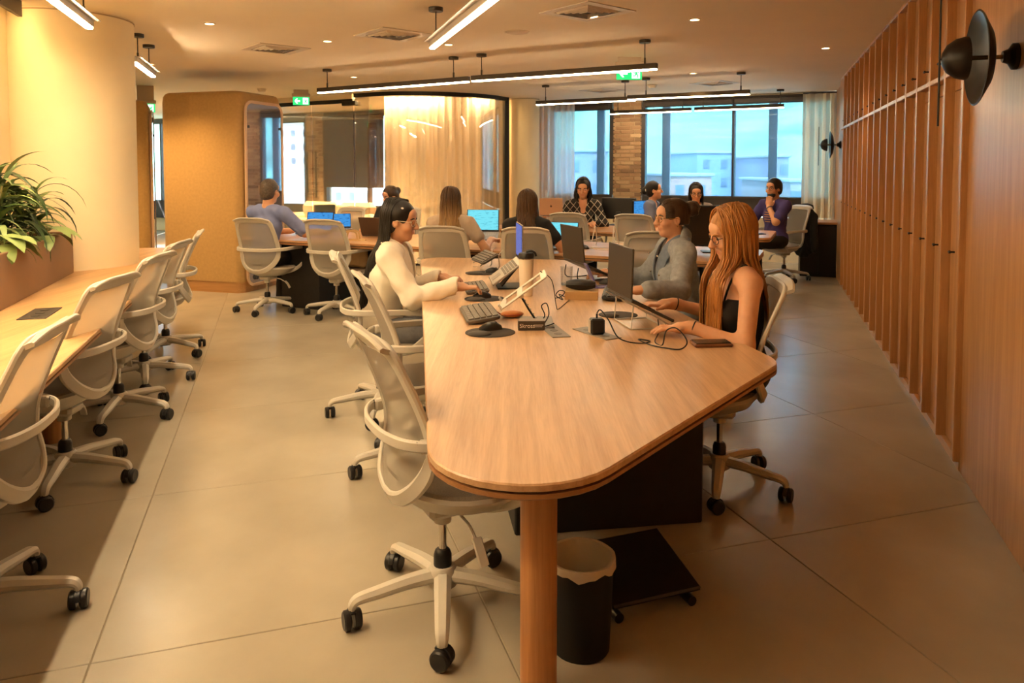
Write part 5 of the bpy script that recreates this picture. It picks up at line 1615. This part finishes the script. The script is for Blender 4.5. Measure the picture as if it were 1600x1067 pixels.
# ------------------------------------------------------------------ the people in the room
def local(loc, heading, pts):
    a = R(heading - 90); c, s = math.cos(-a), math.sin(-a); out = []
    for x, y, z in pts:
        dx, dy = x - loc[0], y - loc[1]; out.append((c * dx - s * dy, s * dx + c * dy, z))
    return out
def ldir(heading, ds):
    return local((0, 0), heading, ds)
blazer_m = mat('blazer_cream', (.86, .79, .65), .7, var=.04, vscale=15, bump=.15, bscale=300)
denim_m = mat('denim_grey_blue', (.27, .29, .315), .85, var=.16, vscale=40, bump=.3, bscale=350)
denim_in = mat('denim_lining_blue', (.15, .19, .26), .85, var=.12, vscale=40)
jeans_m = mat('jeans_grey', (.16, .16, .17), .9, var=.12, vscale=40)
black_cloth = mat('black_cloth', (.012, .011, .011), .85, bump=.15, bscale=200)
hair_black = hairmat('hair_black', (.010, .0075, .006), None)
hair_brown = hairmat('hair_dark_brown', (.045, .023, .011), None)
hair_mid = hairmat('hair_mid_brown', (.085, .042, .018), None)
hair_red = hairmat('hair_copper', (.42, .185, .050), None)
hair_ombre = mat('hair_ombre', (1, 1, 1), .4, var=.25, vscale=14, vstretch=(5, 5, .35), attr='tint', bump=.3, bscale=120)
gold = mat('gold_wire', (.75, .55, .25), .25, metal=.9)
pale_rim = mat('pale_rim', (.8, .68, .5), .3)
dark_rim = mat('dark_rim', (.05, .03, .02), .3)
def lapels(ctx, m, spread=.06, low=.30, wd=.055):
    N, fw, ft, g = ctx['N'], ctx['fw'], ctx['ft'], ctx['g']
    for s in (1, -1):
        pts = [N + V3(s * .06, -.065, .045), N + V3(s * .078, .0, .035), N + V3(s * .075, .075, -.03), N - fw * (.15) + ft * .135 + V3(s * .055, 0, 0), N - fw * low + ft * .135 + V3(s * .02, 0, 0)]
        P_ = spl(pts, 5); n = len(P_)
        obj('lapel', MB().ribbon(P_, [Vector((s * .6, .8, .5)) for _ in P_], [wd * math.sin(PI * (.22 + .74 * k / n)) + .01 for k in range(n)], .007), m, g)
# --- woman in the white blazer
def hair1(ctx, m):
    cap(ctx, m, .012)
    strands(ctx, m, 280, .62, 1.36, .0048, .009, 0, pushx=.10, pushy=.16, wave=.002, drift=(0, -.05))
    g, hp = ctx['g'], ctx['hp']
    obj('hair_pin', MB().ball((0, 0, 0), (.006, .010, .006), 10, 6, ctx['M4'](.070, .025, .085)), mat('pearl', (.8, .75, .68), .25), g)
loc = (-.80, 4.46, 0); hd = -3
hs = local(loc, hd, [(-.335, 4.22, .815), (-.47, 4.62, .81)])
person('woman in a cream white blazer with very long black hair, typing on the left', loc, hd, .0055, 1.0, 11, False, (-4, 8), hs, ldir(hd, [(1, .05, -.12), (1, -.05, -.1)]), ((.4, -.5, -1), (-.4, -.5, -1)), (.92, .82, .74), 'jacket', blazer_m, mat('cream_shirt', (.72, .6, .42), .8), jeans_m, 2.0, .07, True, hair1, hair_black, pale_rim, lambda c: lapels(c, blazer_m), seatz=.475)
# --- woman in the denim jacket
def hair2(ctx, m):
    hp = ctx['hp']
    def more(f):
        f.ell(hp(0, -.135, .055), V3(.050, .046, .050), None, .012)
    cap(ctx, m, .008, more=more, sub='up')
    H, Rh, sc = ctx['H'], ctx['Rh'], ctx['sc']; mb = MB()
    for i in range(90):                                              # strands combed back into the bun
        a = hrng.uniform(-1.9, 1.9); st = hrng.uniform(.15, .95)
        pts = []
        for k in range(8):
            t = k / 7
            y = .065 * (1 - t) - .105 * t; x = .083 * math.sin(a) * math.sqrt(max(.05, 1 - ((y + .012) / .112) ** 2)) ; z = .034 + .098 * math.cos(a) * math.sqrt(max(.05, 1 - ((y + .012) / .112) ** 2))
            if a > 1.3 or a < -1.3: z = max(z, -.02 + .05 * t)
            x = x * (1 - t ** 3) ; z = z * (1 - t ** 3) + .055 * t ** 3
            pts.append(Vector(hp(x, y, z)))
        mb.tube(pts, .0028, 5)
    for i in range(40):
        a0 = hrng.uniform(0, 6.28); tl = hrng.uniform(-1, 1)
        pts = [Vector(hp(.044 * math.cos(a0 + k * .5), -.137 + .036 * math.sin(tl) + .012 * math.sin(k), .055 + .044 * math.sin(a0 + k * .5))) for k in range(8)]
        mb.tube(pts, .0035, 5)
    obj('bun_strands', mb.mesh('bun_strands', 180), m, ctx['g'])
def ex2(ctx):
    lapels(ctx, denim_in, wd=.07)
    g, wr, el = ctx['g'], ctx['wr'], ctx['el']
    i = 1; d = nrm(wr[i] - el[i]); c = wr[i] - d * .012
    ref = nrm(np.cross(d, V3(0, 0, 1))); up = np.cross(ref, d)
    obj('watch_strap', MB().tube([Vector(c + .033 * (ref * math.cos(a) + up * math.sin(a))) for a in [2 * PI * k / 20 for k in range(21)]], .006, 6, False, flat=None), blackp, g)
    wf = obj('watch_face', MB().box((0, 0, 0), (.034, .04, .010), 0, .004), blackp, g)
    M_ = Matrix([list(ref) + [0], list(d) + [0], list(up) + [0], [0, 0, 0, 1]]).transposed(); M_.translation = Vector(c + up * .036 + ref * .0); wf.matrix_local = M_
    obj('earring', MB().ball((0, 0, 0), .006, 8, 6, ctx['M4'](.080, -.004, -.045)), gold, g)
    obj('earring', MB().ball((0, 0, 0), .006, 8, 6, ctx['M4'](-.080, -.004, -.045)), gold, g)
    for s in (1, -1):
        for k in range(2):
            p = ctx['N'] - ctx['fw'] * (.05 + .12 * k) + ctx['ft'] * .15 + V3(s * .09, 0, 0)
            obj('stud', MB().ball(tuple(p), .006, 8, 6), chrome, g)
    for i in (0, 1):
        d = nrm(el[i] - wr[i]); c = wr[i] + d * .045
        ref = nrm(np.cross(d, V3(0, 0, 1))); up = np.cross(ref, d)
        obj('cuff', MB().loft([[tuple(c + d * o + r_ * (ref * math.cos(a) + up * math.sin(a))) for a in [2 * PI * k / 20 for k in range(20)]] for o, r_ in ((-.018, .046), (-.015, .050), (.03, .056), (.034, .052))], False), denim_m, g)
loc = (1.08, 4.64, 0); hd = 186
hs = local(loc, hd, [(.66, 4.90, .80), (.76, 4.18, .80)])
person('woman in a grey denim jacket with hair in a bun and thin glasses', loc, hd, .0055, .985, 6, False, (4, 3), hs, ldir(hd, [(-1, .0, -.12), (-1, .03, -.1)]), ((.5, -.5, -1), (-.5, -.5, -1)), (1.0, .9, .84), 'jacket', denim_m, mat('white_top', (.75, .68, .58), .8), black_cloth, 1.92, .09, True, hair2, hair_brown, gold, ex2, seatz=.48)
# --- woman with long red hair
def hair3(ctx, m):
    cap(ctx, m, .014)
    strands(ctx, m, 330, .46, 2.25, .0052, .013, .0, pushx=.17, pushy=.13, pushf=.16, wave=.003)
    strands(ctx, m, 70, .58, 2.35, .0040, .018, .0, pushx=.15, pushy=.15, pushf=.175, wave=.004, phimin=1.5)
    strands(ctx, m, 60, .42, 2.35, .0040, .020, .0, pushx=.15, pushy=.15, pushf=.175, wave=.005, phimin=1.4)
def ex3(ctx):
    g, wr, el = ctx['g'], ctx['wr'], ctx['el']
    for i in (0, 1):
        d = nrm(wr[i] - el[i]); c = wr[i] - d * .015
        ref = nrm(np.cross(d, V3(0, 0, 1))); up = np.cross(ref, d)
        obj('bracelet', MB().tube([Vector(c + .0305 * (ref * math.cos(a) + up * math.sin(a))) for a in [2 * PI * k / 20 for k in range(21)]], .0035, 6, False), blackp, g)
loc = (1.09, 3.46, 0); hd = 184
hs = local(loc, hd, [(.83, 3.76, .80), (.80, 3.27, .785)])
person('woman with long copper red hair in a black strappy top, looking at her laptop', loc, hd, .0055, 1.0, 4, False, (0, 16), hs, ldir(hd, [(-1, .05, -.1), (-1, .06, -.1)]), ((.6, -.4, -1), (-.75, -.5, -1)), (1.10, 1.0, .92), 'tank', black_cloth, None, black_cloth, 1., .07, True, hair3, hair_red, dark_rim, ex3, curl=.15, seatz=.475)
# --- man in the blue t-shirt (back view)
def hair_short(ctx, m):
    cap(ctx, m, .007)
loc = (-2.60, 7.70, 0); hd = 68
hs = local(loc, hd, [(-2.10, 7.98, .80), (-2.48, 8.18, .79)])
person('man in a blue t-shirt with short greying hair, seen from behind', loc, hd, .008, 1.06, 8, True, (6, 5), hs, ldir(hd, [(.6, .8, -.1), (.5, .85, -.1)]), ((.9, -.2, -1), (-.6, -.4, -1)), (1., .88, .78), 'tee', mat('blue_tee', (.17, .21, .42), .85, var=.06, vscale=20), None, black_cloth, .85, .06, True, hair_short, mat('hair_greying', (.075, .055, .04), .5, var=.4, vscale=60, bump=.5, bscale=200))
# --- woman with ombre hair (back view)
def hair5(ctx, m):
    o = cap(ctx, hair_mid, .012)
    z0 = ctx['H'][2]
    strands(ctx, m, 220, .27, 1.8, .0058, .012, 0, pushx=.13, pushy=.14, wave=.004, shade=((.075, .036, .016), (.46, .27, .10), z0 + .02, z0 - .22))
loc = (-.56, 6.66, 0); hd = 84
hs = local(loc, hd, [(-.20, 6.90, .82), (-.62, 7.0, .80)])
person('woman with brown to blonde ombre hair seen from behind at the cyan laptop', loc, hd, .008, .97, 6, False, (-14, 6), hs, ldir(hd, [(.35, .9, -.1), (.1, 1, -.1)]), ((.45, -.7, -1), (-.5, -.5, -1)), (1.05, .95, .86), 'tee', mat('beige_tee', (.50, .40, .31), .85, var=.05, vscale=20), None, black_cloth, .5, .06, True, hair5, hair_ombre, dark_rim)
# --- woman with long brown hair (back view)
def hair6(ctx, m):
    cap(ctx, m, .014)
    strands(ctx, m, 220, .27, 1.95, .0058, .014, 0, pushx=.13, pushy=.14, wave=.003)
loc = (.13, 6.54, 0); hd = 82
hs = local(loc, hd, [(.56, 6.74, .80), (.06, 6.95, .80)])
person('woman with long straight brown hair seen from behind beside the cyan laptop', loc, hd, .008, .94, 6, False, (0, 10), hs, ldir(hd, [(.3, .95, -.1), (-.1, 1, -.1)]), ((.45, -.7, -1), (-.5, -.5, -1)), (1.0, .88, .78), 'tee', black_cloth, None, black_cloth, .5, .06, True, hair6, hair_mid)
# --- woman in the black plaid shirt
plaid = bpy.data.materials.new('plaid_black'); plaid.use_nodes = True
nt = plaid.node_tree; b_ = nt.nodes['Principled BSDF']; b_.inputs['Roughness'].default_value = .85
tc = nt.nodes.new('ShaderNodeTexCoord'); mx = None; prev = None
for rot in (R(38), R(-42)):
    mp = nt.nodes.new('ShaderNodeMapping'); mp.inputs['Rotation'].default_value = (0, rot, 0); nt.links.new(tc.outputs['Object'], mp.inputs[0])
    wv = nt.nodes.new('ShaderNodeTexWave'); wv.wave_type = 'BANDS'; wv.bands_direction = 'X'; wv.inputs['Scale'].default_value = 4.6; wv.inputs['Distortion'].default_value = .6; nt.links.new(mp.outputs[0], wv.inputs['Vector'])
    gt = nt.nodes.new('ShaderNodeMath'); gt.operation = 'GREATER_THAN'; gt.inputs[1].default_value = .965; nt.links.new(wv.outputs['Fac'], gt.inputs[0])
    if prev is None: prev = gt
    else:
        mm = nt.nodes.new('ShaderNodeMath'); mm.operation = 'MAXIMUM'; nt.links.new(prev.outputs[0], mm.inputs[0]); nt.links.new(gt.outputs[0], mm.inputs[1]); prev = mm
mxn = nt.nodes.new('ShaderNodeMix'); mxn.data_type = 'RGBA'; mxn.inputs[6].default_value = (.012, .011, .012, 1); mxn.inputs[7].default_value = (.42, .37, .30, 1)
nt.links.new(prev.outputs[0], mxn.inputs['Factor']); nt.links.new(mxn.outputs[2], b_.inputs['Base Color'])
def hair7(ctx, m):
    cap(ctx, m, .012)
    strands(ctx, m, 150, .24, 1.75, .006, .013, 0, pushx=.13, pushy=.13, wave=.010)
loc = (.93, 9.62, 0); hd = 264
hs = local(loc, hd, [(.72, 9.28, .80), (1.02, 9.22, .80)])
person('woman in a black plaid shirt facing the camera behind the rose gold laptop', loc, hd, .008, 1.03, 8, False, (-4, 14), hs, ldir(hd, [(-.1, -1, -.1), (-.2, -1, -.1)]), ((.8, -.2, -1), (-.8, -.2, -1)), (1.0, .86, .76), 'shirt', plaid, None, black_cloth, 1.95, .11, True, hair7, hair_black, None, None, vneck=True)
# --- women by the big window
def hair8(ctx, m):
    hp = ctx['hp']
    def more(f): f.ell(hp(0, -.125, .0), V3(.035, .035, .05), None, .02)
    cap(ctx, m, .008, more=more)
    obj('hair_tie', MB().ball((0, 0, 0), (.045, .016, .045), 12, 8, ctx['M4'](0, -.105, .01)), mat('scrunchie_white', (.75, .7, .65), .8), ctx['g'])
loc = (1.80, 9.60, 0); hd = 335
hs = local(loc, hd, [(1.98, 9.22, .80), (2.03, 9.46, .80)])
person('woman turned sideways with tied-back dark hair and a white hair tie', loc, hd, .009, .98, 4, False, (14, -4), hs, ldir(hd, [(.9, -.4, -.1), (.9, -.3, -.1)]), None, (1.05, .92, .84), 'tee', mat('slate_tee', (.13, .15, .24), .85), None, black_cloth, .6, .06, True, hair8, hair_black, gold)
def hair9(ctx, m):
    cap(ctx, m, .012)
    strands(ctx, m, 130, .22, 1.8, .006, .012, 0, pushx=.13, pushy=.13, wave=.003)
loc = (2.36, 9.42, 0); hd = 254
hs = local(loc, hd, [(2.1, 9.1, .80), (2.38, 9.0, .80)])
person('woman with centre-parted dark hair peering over the big black monitor', loc, hd, .009, .95, 10, False, (6, 12), hs, ldir(hd, [(-.3, -.95, -.1), (-.3, -.95, -.1)]), None, (1.0, .88, .8), 'tee', mat('grey_tee', (.2, .18, .17), .85), None, black_cloth, .6, .06, True, hair9, hair_black, dark_rim)
# --- man in the purple t-shirt
def hair10(ctx, m):
    hp = ctx['hp']
    cap(ctx, m, .016)
    H, Rh, sc = ctx['H'], ctx['Rh'], ctx['sc']
    f = Field(H - .18, H + .18, .006)
    f.ell(hp(0, .045, -.075), V3(.056, .05, .042), Rh, .01); f.ell(hp(0, .06, -.03), V3(.05, .07, .035), Rh, .008, True); f.ell(hp(0, .02, -.03), V3(.075, .06, .03), Rh, .008, True)
    me, _ = f.mesh('beard'); obj('beard', me, m, ctx['g'])
def ex10(ctx):
    g, wr, el = ctx['g'], ctx['wr'], ctx['el']
    i = 1; d = nrm(wr[i] - el[i]); c = wr[i] - d * .02; ref = nrm(np.cross(d, V3(1, 0, 0))); up = np.cross(ref, d)
    obj('watch', MB().tube([Vector(c + .033 * (ref * math.cos(a) + up * math.sin(a))) for a in [2 * PI * k / 20 for k in range(21)]], .010, 6, False), mat('watch_grey', (.12, .11, .11), .4), g)
    mb = MB(); N, ft, fw = ctx['N'], ctx['ft'], ctx['fw']
    for k in range(5):
        mb.box(tuple(N - fw * (.13 + .03 * k) + ft * .128), (.13 - .04 * abs(k - 2) * .5, .006, .012), 0, .002)
    obj('chest_print', mb, mat('print_gold', (.42, .22, .12), .7), g)
loc = (3.42, 9.52, 0); hd = 205
hs = [(.25, .38, .80), (-.065, .185, .99)]
person('man in a purple t-shirt with dark beard and chin on his hand', loc, hd, .008, 1.02, 3, True, (10, 0), hs, ldir(hd, [(-.9, 0, -.1), (0, 0, 1)])[:1] + [(.25, -.30, 1)], ((.6, -.4, -1), (-.5, .7, -1)), (.98, .84, .74), 'tee', mat('purple_tee', (.055, .04, .17), .85, var=.08, vscale=15), None, black_cloth, .75, .06, True, hair10, hair_black, dark_rim, ex10, curl=.5)
# --- dark-haired woman behind the blazer
def hair11(ctx, m):
    hp = ctx['hp']
    def more(f): f.ell(hp(0, -.12, .03), V3(.05, .04, .05), None, .02)
    cap(ctx, m, .013, more=more)
loc = (-1.40, 8.92, 0); hd = 240
hs = local(loc, hd, [(-1.68, 8.58, .80), (-1.30, 8.50, .80)])
person('dark-haired woman half hidden behind the white blazer woman', loc, hd, .009, .93, 12, False, (-16, 18), hs, ldir(hd, [(-.3, -.95, -.1), (-.2, -.95, -.1)]), None, (1.05, .92, .84), 'tee', black_cloth, None, black_cloth, .6, .06, True, hair11, hair_brown)
# --- dark coat over the purple man's chair
f = Field((-.32, -.42, .28), (.32, -.02, 1.04), .009)
f.ell((0, -.31, .80), (.24, .055, .19), None, .04); f.ell((0, -.30, .52), (.22, .05, .24), None, .05); f.cone((-.2, -.3, .85), (-.25, -.28, .42), .05, .045, .03); f.cone((.2, -.3, .85), (.25, -.28, .42), .05, .045, .03)
f.ell((0, -.17, .78), (.21, .12, .30), None, .01, True)
f.fold(.006, 1); me, _ = f.mesh('coat')
co = thing('coat', 'dark coat hung over the back of the purple t-shirt man\'s chair', 'coat', (3.62, 9.75, 0), R(200 - 90))
obj('cloth', me, black_cloth, co)
obj('collar', MB().ribbon(spl([(-.12, -.36, .97), (0, -.375, .985), (.12, -.36, .97)], 5), (0, -1, .4), .06, .014), black_cloth, co)
